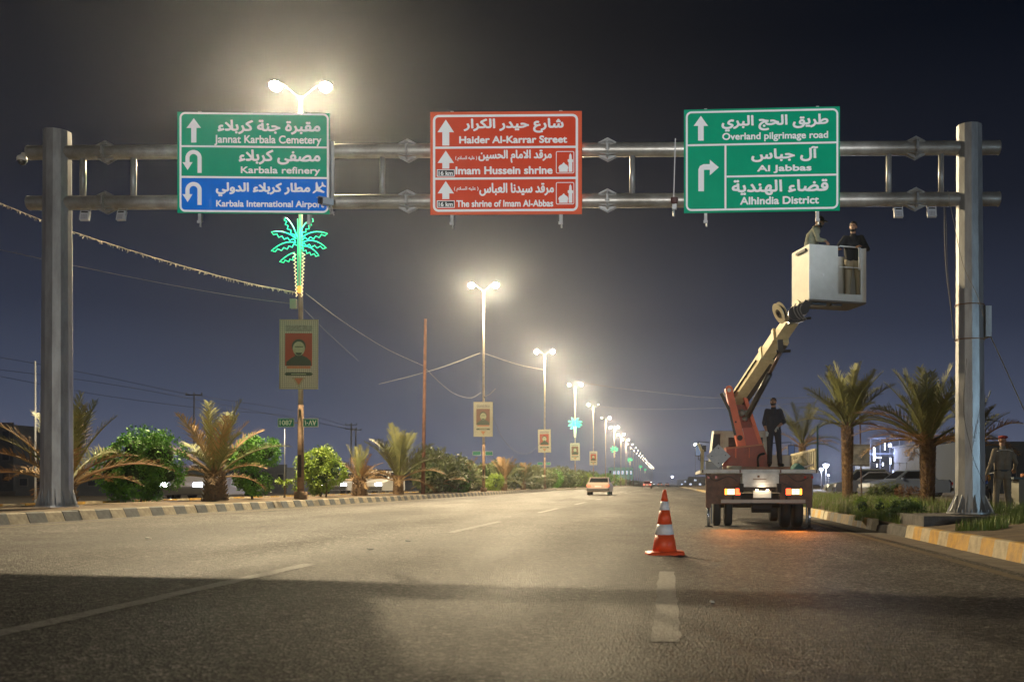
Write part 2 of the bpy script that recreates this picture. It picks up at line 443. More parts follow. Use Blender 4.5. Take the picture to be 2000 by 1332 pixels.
# ------------------------------------------------------------------ text
FORMS = {'ا':(0xFE8D,2),'آ':(0xFE81,2),'ب':(0xFE8F,4),'ة':(0xFE93,2),'ت':(0xFE95,4),'ج':(0xFE9D,4),'ح':(0xFEA1,4),'د':(0xFEA9,2),'ر':(0xFEAD,2),'س':(0xFEB1,4),'ش':(0xFEB5,4),'ص':(0xFEB9,4),'ض':(0xFEBD,4),'ط':(0xFEC1,4),'ع':(0xFEC9,4),'ف':(0xFED1,4),'ق':(0xFED5,4),'ك':(0xFED9,4),'ل':(0xFEDD,4),'م':(0xFEE1,4),'ن':(0xFEE5,4),'ه':(0xFEE9,4),'و':(0xFEED,2),'ى':(0xFEEF,2),'ي':(0xFEF1,4),'ء':(0xFE80,1)}
def shape(t):
    t = t.replace('لا', '\uE000'); F = dict(FORMS); F['\uE000'] = (0xFEFB, 2); out = []
    for i, c in enumerate(t):
        if c not in F: out.append({'(': ')', ')': '('}.get(c, c)); continue
        b, n = F[c]
        pj = i > 0 and t[i-1] in F and F[t[i-1]][1] == 4 and n > 1
        nj = n == 4 and i + 1 < len(t) and t[i+1] in F and F[t[i+1]][1] > 1
        out.append(chr(b + (0 if n == 1 else (3 if pj and nj else 2 if nj else 1 if pj else 0))))
    return ''.join(reversed(out))
def glyph_lines(txt, arabic):
    """outlines of a line of text as closed polylines"""
    cu = bpy.data.curves.new('lettering', 'FONT'); cu.body = shape(txt) if arabic else txt
    o = bpy.data.objects.new('lettering', cu); COL.objects.link(o)
    bpy.context.view_layer.update()
    c = o.to_curve(bpy.context.evaluated_depsgraph_get())
    out = []
    for sp in c.splines:
        if sp.type == 'BEZIER':
            bp = sp.bezier_points; n = len(bp); pts = []
            for k in range(n):
                a, d = bp[k], bp[(k + 1) % n]
                p0, p1, p2, p3 = a.co, a.handle_right, d.handle_left, d.co
                for q in range(5):
                    t = q / 5; u = 1 - t
                    pts.append((u**3*p0.x + 3*u*u*t*p1.x + 3*u*t*t*p2.x + t**3*p3.x, u**3*p0.y + 3*u*u*t*p1.y + 3*u*t*t*p2.y + t**3*p3.y))
        else: pts = [(p.co.x, p.co.y) for p in sp.points]
        if len(pts) > 2: out.append(pts)
    o.to_curve_clear(); bpy.data.objects.remove(o); bpy.data.curves.remove(cu)
    return out
def text_obj(name, txt, arabic, rect, m, parent, y, bold, cell=.0026):
    """rect = (x0, z0, x1, z1) in the parent's plane; bold = stroke thickening in metres"""
    L = glyph_lines(txt, arabic)
    xs = [p[0] for l in L for p in l]; ys = [p[1] for l in L for p in l]
    x0, x1, y0, y1 = min(xs), max(xs), min(ys), max(ys)
    pad = int(math.ceil(bold / cell)) + 1
    sx = (rect[2] - rect[0] - 2 * bold) / (x1 - x0) / cell; sz = (rect[3] - rect[1] - 2 * bold) / (y1 - y0) / cell
    nw = int((x1 - x0) * sx) + 2 * pad + 2; nh = int((y1 - y0) * sz) + 2 * pad + 2
    rows = [[] for _ in range(nh)]
    for l in L:
        q = [((px - x0) * sx + pad, (py - y0) * sz + pad) for px, py in l]
        for k in range(len(q)):
            (ax, ay), (bx_, by) = q[k], q[(k + 1) % len(q)]
            if ay == by: continue
            d = 1 if by > ay else -1
            lo, hi = (ay, by) if d > 0 else (by, ay)
            for r in range(max(0, int(math.ceil(lo - .5))), min(nh - 1, int(math.ceil(hi - .5)) - 1) + 1):
                rows[r].append((ax + (bx_ - ax) * ((r + .5) - ay) / (by - ay), d))
    G = np.zeros((nh, nw), bool)
    for r, cr_ in enumerate(rows):
        cr_.sort(); w = 0
        for k in range(len(cr_) - 1):
            w += cr_[k][1]
            if w: G[r, max(0, int(round(cr_[k][0]))):int(round(cr_[k + 1][0]))] = True
    D = G.copy(); rad = bold / cell; ir = int(math.ceil(rad))
    for dy in range(-ir, ir + 1):
        for dx in range(-ir, ir + 1):
            if dx * dx + dy * dy <= rad * rad + .3:
                D |= np.roll(np.roll(G, dy, 0), dx, 1)
    b = MB(); gx_, gz_ = rect[0] + bold - pad * cell, rect[1] + bold - pad * cell
    for r in range(nh):
        e = np.flatnonzero(np.diff(np.concatenate(([0], D[r].astype(np.int8), [0]))))
        for k in range(0, len(e), 2):
            xa, xb, za = gx_ + e[k] * cell, gx_ + e[k + 1] * cell, gz_ + r * cell
            b.add([(xa, y, za), (xb, y, za), (xb, y, za + cell), (xa, y, za + cell)], [(0, 1, 2, 3)])
    return b.build(name, m, parent)

# ------------------------------------------------------------------ gantry
GL, GR = 0.01058, 0.01042
def gx(px, py):           # point on the gantry plane
    t = (px - 112) / (1893 - 112)
    return P(px, py, GL + (GR - GL) * t)
gan = thing('sign_gantry', 'galvanised steel gantry with two octagonal posts and twin pipe beams over the road', 'gantry', (0, 0, 0))
for side, (px, ytop, ybot, s) in enumerate(((112, 258, 990, GL), (1893, 247, 1003, GR))):
    top = P(px, ytop, s); bot = P(px - (1 if side == 0 else -2), ybot, s)
    b = MB(); b.cyl((bot.x, bot.y, bot.z), (top.x, top.y, top.z), 29 * s, 24.5 * s, 12, True, R(15) + side * 0.13)
    post = b.build('post', M_GALV, gan)
    b = MB(); b.cyl((bot.x, bot.y, bot.z + .001), (bot.x, bot.y, bot.z + 0.035), (.40, .47)[side], None, 24)
    b.build('base_plate', M_GALV, post); FL = .375 if side == 0 else .45
    for k in range(14):
        a = 2 * math.pi * (k + .5) / 14; d = Vector((math.cos(a), math.sin(a), 0)); t = Vector((-d.y, d.x, 0)) * 0.008
        c = Vector((bot.x, bot.y, bot.z + 0.035)); r = 0.29
        g = MB()
        pts = [c + d * r, c + d * FL, c + d * FL + Vector((0, 0, 0.03)), c + d * r + Vector((0, 0, 0.36))]
        g.add([p - t for p in pts] + [p + t for p in pts], [(0, 1, 2, 3), (7, 6, 5, 4), (0, 4, 5, 1), (1, 5, 6, 2), (2, 6, 7, 3), (3, 7, 4, 0)])
        g.build('gusset', M_GALV, post)
        g = MB(); q = c + Vector((math.cos(a + .22), math.sin(a + .22), 0)) * (FL - .035)
        g.cyl(q, q + Vector((0, 0, 0.06)), 0.018, n=6); g.build('bolt', M_GALV, post)
for (yl, yr) in ((299, 289), (397, 389)):
    a, c = gx(58, yl), gx(1950, yr); b = MB()
    b.smooth = True
    b.cyl(a, c, 0.143, n=20, caps=False)
    b.smooth = False
    for e, d in ((a, -1), (c, 1)): b.cyl(e, e + Vector((0.012 * d, 0, 0)), 0.15, n=20)
    beam = b.build('beam', M_BEAM, gan)
    for px in (208, 797, 1187, 1788):
        t = (px - 58) / (1950 - 58); q = gx(px, yl + (yr - yl) * t)
        g = MB(); g.cyl(q - Vector((0.02, 0, 0)), q + Vector((0.02, 0, 0)), 0.21, n=8, phase=R(22.5))
        for k in range(4):
            an = R(90) * k + R(45); d = Vector((0, math.cos(an), math.sin(an))); tt = Vector((0, -d.z, d.y)) * 0.006
            g.add([q + d * .14 - tt + Vector((-.19, 0, 0)), q + d * .225 - tt, q + d * .14 - tt + Vector((.19, 0, 0)),
                   q + d * .14 + tt + Vector((-.19, 0, 0)), q + d * .225 + tt, q + d * .14 + tt + Vector((.19, 0, 0))], [(0, 1, 2), (5, 4, 3), (0, 3, 4, 1), (1, 4, 5, 2), (2, 5, 3, 0)])
        for an in (R(90), R(-90)):
            d = Vector((0, math.cos(an), math.sin(an)))
            for yo in (-.05, .05):
                w = Vector((0, yo, 0)); tt = Vector((0, .006, 0))
                g.add([q + d * .13 + w - tt + Vector((-.2, 0, 0)), q + d * .235 + w - tt, q + d * .13 + w - tt + Vector((.2, 0, 0)),
                       q + d * .13 + w + tt + Vector((-.2, 0, 0)), q + d * .235 + w + tt, q + d * .13 + w + tt + Vector((.2, 0, 0))], [(0, 1, 2), (5, 4, 3), (0, 3, 4, 1), (1, 4, 5, 2), (2, 5, 3, 0)])
        g.build('flange', M_GALV, beam)
        for k in range(8):
            an = R(45) * k + R(10); d = Vector((0, math.cos(an), math.sin(an))) * 0.185
            g = MB(); g.cyl(q + d - Vector((.04, 0, 0)), q + d + Vector((.04, 0, 0)), 0.012, n=6); g.build('bolt', M_GALV, beam)
for px in (162, 261, 420, 560, 747, 900, 1060, 1235, 1400, 1560, 1736, 1838):
    t = (px - 58) / 1892
    b = MB(); b.smooth = True; b.cyl(gx(px, 299 - 10 * t + 12), gx(px, 397 - 8 * t - 12), 0.058, n=10); b.build('strut', M_GALV, gan)
# channel brackets that carry unused sign positions
for px, ya, yb in ((652, 282, 402),):
    b = MB(); q0, q1 = gx(px, ya), gx(px, yb); q0.y -= .22; q1.y -= .22
    b.box((q0 + q1) / 2, (.012, .11, (q0 - q1).length)); b.box((q0 + q1) / 2 + Vector((.035, .055, 0)), (.06, .01, (q0 - q1).length))
    b.build('sign_bracket', M_GALV, gan)

# ------------------------------------------------------------------ road signs
def road_sign(label, org, zoom, TL, TR, BL, BR, s, yaw, face, rim, border, thick):
    conv = lambda p: (org[0] + p[0] / zoom, org[1] + p[1] / zoom)
    w = ((TR[0] - TL[0]) + (BR[0] - BL[0])) / 2 / zoom * s
    h = ((BL[1] - TL[1]) + (BR[1] - TR[1])) / 2 / zoom * s
    c = conv(((TL[0] + TR[0] + BL[0] + BR[0]) / 4, (TL[1] + TR[1] + BL[1] + BR[1]) / 4))
    root = thing('road_sign', label, 'road sign', P(c[0], c[1], s), (0, 0, yaw), 'direction signs on the gantry')
    def uv(x, y):
        u = (x - (TL[0] + BL[0]) / 2) / ((TR[0] + BR[0]) / 2 - (TL[0] + BL[0]) / 2)
        yt = TL[1] + (TR[1] - TL[1]) * u; yb = BL[1] + (BR[1] - BL[1]) * u
        return ((u - .5) * w, (.5 - (y - yt) / (yb - yt)) * h)
    # aluminium panel made of horizontal planks
    n = 8
    for k in range(n):
        b = MB(); z0 = -h / 2 + h * k / n
        b.box((0, 0, z0 + h / n / 2), (w, 0.03, h / n - 0.0025)); b.build('plank', [rim], root)
    for dx in (-.36, .36):
        b = MB(); b.box((dx * w, 0.07, -0.06), (.06, .10, h + .18)); r = b.build('mounting_rail', M_GALV, root)
        b = MB(); b.box((0, -.045, -h / 2 - .10), (.05, .02, .10)); b.box((0.0, -.05, -h / 2 - .17), (.085, .04, .05)); b.cyl((0.02, -.05, -h / 2 - .2), (0.02, -.05, -h / 2 - .27), .018, n=6)
        b.build('clamp', M_GALV, r, (dx * w, 0.07, 0))
    # coloured face and white border
    x0, x1 = border[0], border[1]; y0, y1 = border[2], border[3]
    A = uv(x0, y0 if not isinstance(y0, tuple) else y0[0]); 
    L_, R_ = A[0], uv(x1, (TL[1] + BL[1]) / 2)[0]
    T_ = uv((x0 + x1) / 2, y0)[1]; B_ = uv((x0 + x1) / 2, y1)[1]
    t = thick / zoom * s; rad = 0.115
    def rr(l, r, bt, tp, q, n=6):
        pts = []
        for cx, cz, a0 in ((r - q, tp - q, 0), (l + q, tp - q, 90), (l + q, bt + q, 180), (r - q, bt + q, 270)):
            for k in range(n + 1):
                a = R(a0 + 90 * k / n); pts.append((cx + q * math.cos(a), cz + q * math.sin(a)))
        return pts
    o_, i_ = rr(L_, R_, B_, T_, rad), rr(L_ + t, R_ - t, B_ + t, T_ - t, rad - t)
    m = len(o_); b = MB()
    b.add([(x, -.019, z) for x, z in o_] + [(x, -.019, z) for x, z in i_], [(k, (k + 1) % m, (k + 1) % m + m, k + m) for k in range(m)])
    b.build('border', M_WHITE, root)
    b = MB(); b.add([(x, -.0175, z) for x, z in rr(L_ + t * .5, R_ - t * .5, B_ + t * .5, T_ - t * .5, rad - t * .5)], [tuple(range(m))]); b.build('face_sheet', face, root)
    inner = (L_ + t, R_ - t, B_ + t, T_ - t, rad - t, rr)
    return root, uv, t, inner
def sign_poly(name, pts, m, root, uv, y=-.0215, pre=True):
    b = MB(); q = [(uv(*p) if pre else p) for p in pts]
    b.add([(x, y, z) for x, z in q], [tuple(range(len(q)))]); return b.build(name, m, root)
def sign_line(root, uv, a, c, t):
    (x0, z0), (x1, z1) = uv(*a), uv(*c)
    b = MB()
    if abs(x1 - x0) > abs(z1 - z0): z = (z0 + z1) / 2; q = [(x0, z - t / 2), (x1, z - t / 2), (x1, z + t / 2), (x0, z + t / 2)]
    else: x = (x0 + x1) / 2; q = [(x - t / 2, z1), (x + t / 2, z1), (x + t / 2, z0), (x - t / 2, z0)]
    b.add([(x, -.0195, z) for x, z in q], [(0, 1, 2, 3)]); b.build('divider', M_WHITE, root)
def sign_text(root, uv, txt, ar, box, bold, m=None, y=-.0215):
    x0, z1 = uv((box[0]), box[1]); x1, z0 = uv(box[2], box[3])
    xm = (box[0] + box[2]) / 2
    z1 = uv(xm, box[1])[1]; z0 = uv(xm, box[3])[1]
    return text_obj('lettering', txt, ar, (x0, z0, x1, z1), m or M_WHITE, root, y, bold)
def up_arrow(root, uv, ax, ay, hw, hy, sw, sy):
    sign_poly('arrow', [(ax - sw, sy), (ax + sw, sy), (ax + sw, hy), (ax + hw, hy), (ax, ay), (ax - hw, hy), (ax - sw, hy)], M_WHITE, root, uv)
def ribbon(root, uv, path, hw, head):
    b = MB(); n = len(path); L = []; Rr = []
    for i, p in enumerate(path):
        a = path[max(i - 1, 0)]; c = path[min(i + 1, n - 1)]
        dx, dy = c[0] - a[0], c[1] - a[1]; l = math.hypot(dx, dy) or 1
        L.append(uv(p[0] - dy / l * hw, p[1] + dx / l * hw)); Rr.append(uv(p[0] + dy / l * hw, p[1] - dx / l * hw))
    b.add([(x, -.0215, z) for x, z in L + Rr], [(i, i + 1, n + i + 1, n + i) for i in range(n - 1)])
    b.add([(x, -.0218, z) for x, z in [uv(*h) for h in head]], [(0, 1, 2)])
    b.build('arrow', M_WHITE, root)

SS = 0.01042
rA, uv, t, inn = road_sign('green and blue direction sign at left, with two U-turn arrows and airport panel', (320, 190), 5.328, (155, 150), (1725, 180), (155, 1210), (1712, 1215), SS, 0.028, M_GREEN, M_GREEN, (178, 1712, 168, 1202), 20)
sign_line(rA, uv, (190, 520), (1700, 523), t); sign_line(rA, uv, (190, 838), (1700, 842), t)
l, r_, bt, tp, q, rr = inn; zb = uv(900, 842)[1] - t / 2
poly = [(r_, zb), (l, zb)] + [p for p in rr(l, r_, bt, tp, q)[14:28]]
b = MB(); b.add([(x, -.0185, z) for x, z in poly], [tuple(range(len(poly)))]); b.build('blue_panel', M_BLUE, rA)
up_arrow(rA, uv, 325, 220, 75, 322, 27, 475)
for dy in (0, 335):
    arc = [(322 + 62 * math.cos(R(a)), 635 + dy - 62 * math.sin(R(a))) for a in range(0, 181, 12)]
    ribbon(rA, uv, [(384, 792 + dy), (384, 700 + dy)] + arc + [(260, 690 + dy)], 21, [(208, 680 + dy), (312, 680 + dy), (262, 762 + dy)])
sign_text(rA, uv, 'مقبرة جنة كربلاء', 1, (568, 243, 1627, 395), .011)
sign_text(rA, uv, 'Jannat Karbala Cemetery', 0, (535, 403, 1637, 513), .006)
sign_text(rA, uv, 'مصفى كربلاء', 1, (785, 552, 1627, 708), .011)
sign_text(rA, uv, 'Karbala refinery', 0, (806, 728, 1625, 822), .007)
sign_text(rA, uv, 'مطار كربلاء الدولي', 1, (550, 893, 1522, 1040), .011)
sign_text(rA, uv, 'Karbala International Airport', 0, (553, 1078, 1665, 1168), .006)
# aeroplane pictogram
def pl(x, y, a=R(-128)):
    ca, sa = math.cos(a), math.sin(a); return (1605 + x * ca - y * sa, 957 + x * sa + y * ca)
AIR = [(0, -78), (9, -62), (9, -28), (66, 16), (66, 34), (9, 12), (7, 48), (30, 68), (30, 80), (0, 70), (-30, 80), (-30, 68), (-7, 48), (-9, 12), (-66, 34), (-66, 16), (-9, -28), (-9, -62)]
sign_poly('aeroplane_symbol', [pl(x, y) for x, y in AIR], M_WHITE, rA, uv)

rB, uv, t, inn = road_sign('red brown direction sign in the middle, with three straight arrows and shrine symbols', (820, 200), 5.55, (108, 112), (1755, 97), (115, 1220), (1760, 1215), SS - .00006, -0.02, M_RED, M_REDRIM, (140, 1718, 137, 1187), 26)
sign_line(rB, uv, (155, 496), (1700, 490), t * .9); sign_line(rB, uv, (155, 830), (1700, 827), t * .9)
for (ay, hy, sy) in ((195, 331, 475), (530, 663, 724), (858, 991, 1052)):
    up_arrow(rB, uv, 281, ay, 90, hy, 38, sy)
for y0, y1 in ((732, 810), (1067, 1146)):
    sign_poly('distance_plate', [(184, y1), (378, y1), (378, y0), (184, y0)], M_WHITE, rB, uv, -.0222)
    sign_poly('distance_panel', [(192, y1 - 8), (370, y1 - 8), (370, y0 + 8), (192, y0 + 8)], M_BLACK, rB, uv, -.0228)
    sign_text(rB, uv, '16 km', 0, (202, y0 + 16, 358, y1 - 13), .005, y=-.0235)
sign_text(rB, uv, 'شارع حيدر الكرار', 1, (475, 180, 1562, 338), .011)
sign_text(rB, uv, 'Haider Al-Karrar Street', 0, (426, 368, 1600, 450), .008)
sign_text(rB, uv, 'مرقد الامام الحسين', 1, (635, 520, 1434, 662), .009)
sign_text(rB, uv, '( عليه السلام )', 1, (384, 586, 622, 642), .003)
sign_text(rB, uv, 'Imam Hussein shrine', 0, (386, 698, 1442, 786), .008)
sign_text(rB, uv, 'مرقد سيدنا العباس', 1, (645, 878, 1457, 1018), .009)
sign_text(rB, uv, '( عليه السلام )', 1, (370, 918, 637, 972), .003)
sign_text(rB, uv, 'The shrine of Imam Al-Abbas', 0, (395, 1062, 1449, 1138), .006)
for dy in (0, 336):
    b = MB(); x0, z1 = uv(1478, 536 + dy); x1, z0 = uv(1676, 776 + dy)
    o_, i_ = rr(x0, x1, z0, z1, .03, 3), rr(x0 + .014, x1 - .014, z0 + .014, z1 - .014, .018, 3); m = len(o_)
    b.add([(x, -.0215, z) for x, z in o_ + i_], [(k, (k + 1) % m, (k + 1) % m + m, k + m) for k in range(m)])
    b.build('symbol_frame', M_WHITE, rB)
    D = [(1512, 760), (1606, 760), (1606, 735), (1612, 712), (1602, 690), (1580, 676), (1562, 655), (1544, 676), (1518, 690), (1504, 712), (1512, 735)]
    sign_poly('dome_symbol', [(x, y + dy) for x, y in D], M_WHITE, rB, uv)
    T = [(1616, 760), (1656, 760), (1656, 655), (1664, 650), (1662, 625), (1650, 622), (1648, 580), (1635, 555), (1622, 580), (1620, 622), (1606, 625), (1606, 650), (1616, 655)]
    sign_poly('minaret_symbol', [(x, y + dy) for x, y in T], M_WHITE, rB, uv)

rC, uv, t, inn = road_sign('green direction sign at right, with straight arrow above and right-turn arrow below', (1300, 190), 5.263, (187, 135), (1783, 98), (190, 1195), (1783, 1168), SS - .0001, -0.058, M_GREEN, M_GREEN, (208, 1768, 136, 1162), 20)
sign_line(rC, uv, (225, 497), (1752, 473), t); sign_line(rC, uv, (628, 820), (1752, 800), t); sign_line(rC, uv, (616, 500), (616, 1152), t)
up_arrow(rC, uv, 363, 198, 74, 302, 29, 453)
ribbon(rC, uv, [(366, 972), (366, 800), (366, 752), (374, 733), (395, 723), (457, 723)], 29, [(455, 808), (548, 726), (455, 648)])
sign_text(rC, uv, 'طريق الحج البري', 1, (575, 185, 1668, 350), .011)
sign_text(rC, uv, 'Overland pilgrimage road', 0, (583, 362, 1665, 458), .006)
sign_text(rC, uv, 'آل جباس', 1, (880, 513, 1563, 668), .012)
sign_text(rC, uv, 'Al Jabbas', 0, (940, 698, 1497, 785), .009)
sign_text(rC, uv, 'قضاء الهندية', 1, (680, 848, 1668, 1010), .012)
sign_text(rC, uv, 'Alhindia District', 0, (765, 1022, 1572, 1105), .008)

# small white floodlights under the lower beam
for px, py, yw in ((172, 423, .1), (243, 423, -.15), (1752, 417, .1), (1817, 416, -.05)):
    where = {172: 'hanging from the lower beam beside the left post', 243: 'second from the left post, hanging under the lower beam', 1752: 'under the lower beam left of the flange near the right post', 1817: 'under the lower beam, nearest the right post'}[px]
    q = gx(px, py); q.y -= .1
    o = thing('beam_floodlight', 'small square white floodlight ' + where, 'floodlight', q, (R(-14), 0, yw), 'floodlights under the beam')
    b = MB(); b.box((0, 0, -.02), (.18, .07, .2)); b.box((0, .05, -.02), (.12, .05, .15), taper=.9); b.build('housing', mat('floodlight_white', (.6, .62, .66), .5), o)
    b = MB()
    for i in range(4):
        for j in range(3): b.box((-.045 + i * .03, -.039, -.09 + j * .035), (.02, .006, .024))
    b.build('led_array', mat('led_chip', (.35, .35, .40), .4), o)
    b = MB(); b.box((0, -.038, .05), (.13, .004, .03)); b.build('driver_cover', M_BLACK, o)
    b = MB(); b.box((-.095, 0, .07), (.006, .02, .16)); b.box((.095, 0, .07), (.006, .02, .16)); b.box((0, 0, .15), (.196, .02, .006)); b.build('bracket', M_GALV, o)
# dome camera at the left end, two other cameras on mounts
q = gx(43, 305)
o = thing('dome_camera', 'white dome security camera on the left end of the upper beam', 'camera', q, (0, 0, 0))
MW = mat('camera_white', (.6, .58, .52), .4)
b = MB(); b.smooth = True; b.tube([(.16, 0, .03), (.02, 0, .03), (-.0, 0, -.02)], .045, 10); b.build('arm', MW, o)
b = MB(); b.smooth = True; b.lathe([(.04, .02), (.085, -.01), (.10, -.06), (.10, -.10)], 16); b.build('hood', MW, o)
b = MB(); b.smooth = True; b.ball((0, 0, -.105), (.085, .085, .09)); b.build('dome', mat('dome_glass', (.02, .02, .025), .12), o)
q = gx(649, 403); q.y -= .3
o = thing('traffic_camera', 'grey camera with dark lens and bracket at the left green sign corner', 'camera', q, (0, 0, R(-50)), 'cameras on the gantry')
b = MB(); b.box((0, 0, 0), (.12, .22, .12)); b.box((0, -.05, .068), (.14, .28, .012)); b.build('housing', mat('camera_grey', (.28, .33, .38), .5), o)
b = MB(); b.cyl((0, -.11, 0), (0, -.17, 0), .07, n=12); b.build('lens', M_BLACK, o)
b = MB(); b.beam((0, 0, -.07), (0, .1, -.22), .03, .02); b.beam((.05, .05, -.07), (.05, .12, -.26), .02, .02); b.box((0, .1, -.2), (.14, .05, .02)); b.build('bracket', M_GALV, o)
q = gx(1317, 398); q.y -= .22
o = thing('traffic_camera', 'small camera at foot of thin vertical rod beside the right green sign', 'camera', q, (0, 0, 0), 'cameras on the gantry')
b = MB(); b.beam((.02, 0, 1.25), (-.015, 0, .02), .035, .02); b.build('rod', mat('rod_white', (.5, .48, .48), .5), o)
b = MB(); b.lathe([(.03, .06), (.075, .05), (.075, -.03), (.05, -.07)], 12); b.build('housing', mat('camera_dark', (.08, .03, .03), .5), o)
b = MB(); b.box((0, 0, -.13), (.09, .07, .1)); b.cyl((-.01, 0, -.18), (-.01, 0, -.32), .02, n=8); b.box((.03, -.03, -.1), (.03, .03, .05)); b.build('bracket', M_GALV, o)

# junction box, straps and cables of the right post
q = P(1925, 630, GR); q.y -= .02
o = thing('junction_box', 'flat grey cable box strapped to side of the right gantry post', 'cable box', q)
b = MB(); b.box((0, 0, 0), (.12, .34, .62)); b.build('housing', M_GALV, o)
b = MB(); b.box((.062, 0, 0), (.006, .3, .56)); b.build('door', mat('box_door', (.30, .31, .33), .5), o)
for z in (.34, -.36):
    b = MB(); b.smooth = True; b.cyl((-.325, .02, z - .012), (-.325, .02, z + .012), .298, n=24, caps=False); b.build('strap', M_RUSTP, o)
def cable(label, pts, r, m, cat='cable', sag=0, name='cable', group=None, n=6):
    pp = []
    for i in range(len(pts) - 1):
        a, c = Vector(pts[i]), Vector(pts[i + 1]); k = 12
        for j in range(k):
            t = j / k; p = a.lerp(c, t); p.z -= sag * 4 * t * (1 - t); pp.append(p)
    pp.append(Vector(pts[-1]))
    b = MB(); b.smooth = True; b.tube(pp, r, n); return tag(b.build(name, m), label, cat, group)
def catm(pts, k=6):
    out = []; pts = [Vector(p) for p in pts]
    for i in range(len(pts) - 1):
        p0 = pts[max(i - 1, 0)]; p1 = pts[i]; p2 = pts[i + 1]; p3 = pts[min(i + 2, len(pts) - 1)]
        for j in range(k):
            t = j / k; out.append(.5 * ((2 * p1) + (p2 - p0) * t + (2 * p0 - 5 * p1 + 4 * p2 - p3) * t * t + (3 * p1 - p0 - 3 * p2 + p3) * t ** 3))
    out.append(pts[-1]); return out
def wire(label, pts, r, m, name='cable', cat='cable', group=None):
    b = MB(); b.smooth = True; b.tube(catm([P(*p) for p in pts]), r, 5); return tag(b.build(name, m), label, cat, group)
wire('pale twisted cable hanging from lower beam down the left of the right post', [(1844, 405, .0103), (1845, 470, .0103), (1849, 540, .0103), (1858, 610, .0103), (1862, 660, .0103)], .008, M_WIRE_L)
wire('dark twisted cable hanging beside the pale one at the right post', [(1847, 405, .0103), (1849, 470, .0103), (1851, 530, .0103), (1858, 600, .0103), (1864, 665, .0103)], .007, M_WIRE_D)
wire('thin cable crossing the front of the right post down to its box', [(1851, 373, .0100), (1866, 450, .0100), (1882, 520, .00995), (1908, 575, .00995), (1921, 620, .0100)], .006, M_WIRE_L)
wire('thin dark wire winding down the lower right post', [(1888, 700, .0099), (1882, 800, .0099), (1895, 870, .0099), (1905, 905, .0099), (1922, 945, .0100)], .005, M_WIRE_D)
wire('taut pale rope slanting down from the cable box to the right edge', [(1927, 640, .0104), (1965, 722, .0101), (2004, 808, .0098), (2060, 925, .0094)], .012, M_WIRE_L, 'rope', 'rope')

# concrete footing of the right post
mb = MB(); x0, x1 = 4.97, 6.95
mb.box(((x0 + x1) / 2, 19.9, .12), (x1 - x0, 2.2, .42))
o = mb.build('concrete_footing', M_CONC_D); tag(o, 'low concrete footing block under the right gantry post', 'footing')
# ------------------------------------------------------------------ traffic cone
cp = P(1298, 1082, .00693)
cone = thing('traffic_cone', 'orange traffic cone with two white bands standing on the road', 'traffic cone', (cp.x, cp.y, road_z(cp.x) + .002))
M_CO = mat('cone_orange', (.80, .085, .018), .45, vary=.12, scale=5); M_CW = mat('cone_reflective', (.78, .78, .8), .35, vary=.06, scale=20)
b = MB(); rr_ = random.Random(3)
ang = 16; ring0 = []; hs = .255
pts = []
for k in range(32):
    a = 2 * math.pi * k / 32; c_, s_ = math.cos(a), math.sin(a)
    q = (abs(c_) ** 6 + abs(s_) ** 6) ** (-1 / 6) * hs
    pts.append((q * c_, q * s_))
vs = [(x, y, 0.0 + .004 * math.sin(5 * x * 9)) for x, y in pts] + [(x * .985, y * .985, .035 + .008 * math.sin(7 * x + 3 * y)) for x, y in pts] + [(x * .6, y * .6, .045) for x, y in pts]
vs2 = vs + [(0, 0, .045)]
fs = [(i, (i + 1) % 32, (i + 1) % 32 + 32, i + 32) for i in range(32)] + [(i + 32, (i + 1) % 32 + 32, (i + 1) % 32 + 64, i + 64) for i in range(32)] + [(i + 64, (i + 1) % 32 + 64, 96) for i in range(32)]
b.smooth = True; b.add(vs2, fs); b.build('base', M_CO, cone, rot=(0, 0, .12))
zr = lambda z: .165 - (.165 - .022) * (z - .045) / (.87 - .045)
for nm, z0, z1, m, e in (('body', .045, .265, M_CO, 0), ('reflective_band', .265, .405, M_CW, .002), ('body', .405, .595, M_CO, 0), ('reflective_band', .595, .715, M_CW, .002), ('body', .715, .872, M_CO, 0)):
    b = MB(); b.smooth = True; b.lathe([(zr(z0) + e, z0), (zr((z0 + z1) / 2) + e, (z0 + z1) / 2), (zr(z1) + e, z1)], 28); b.build(nm, m, cone)

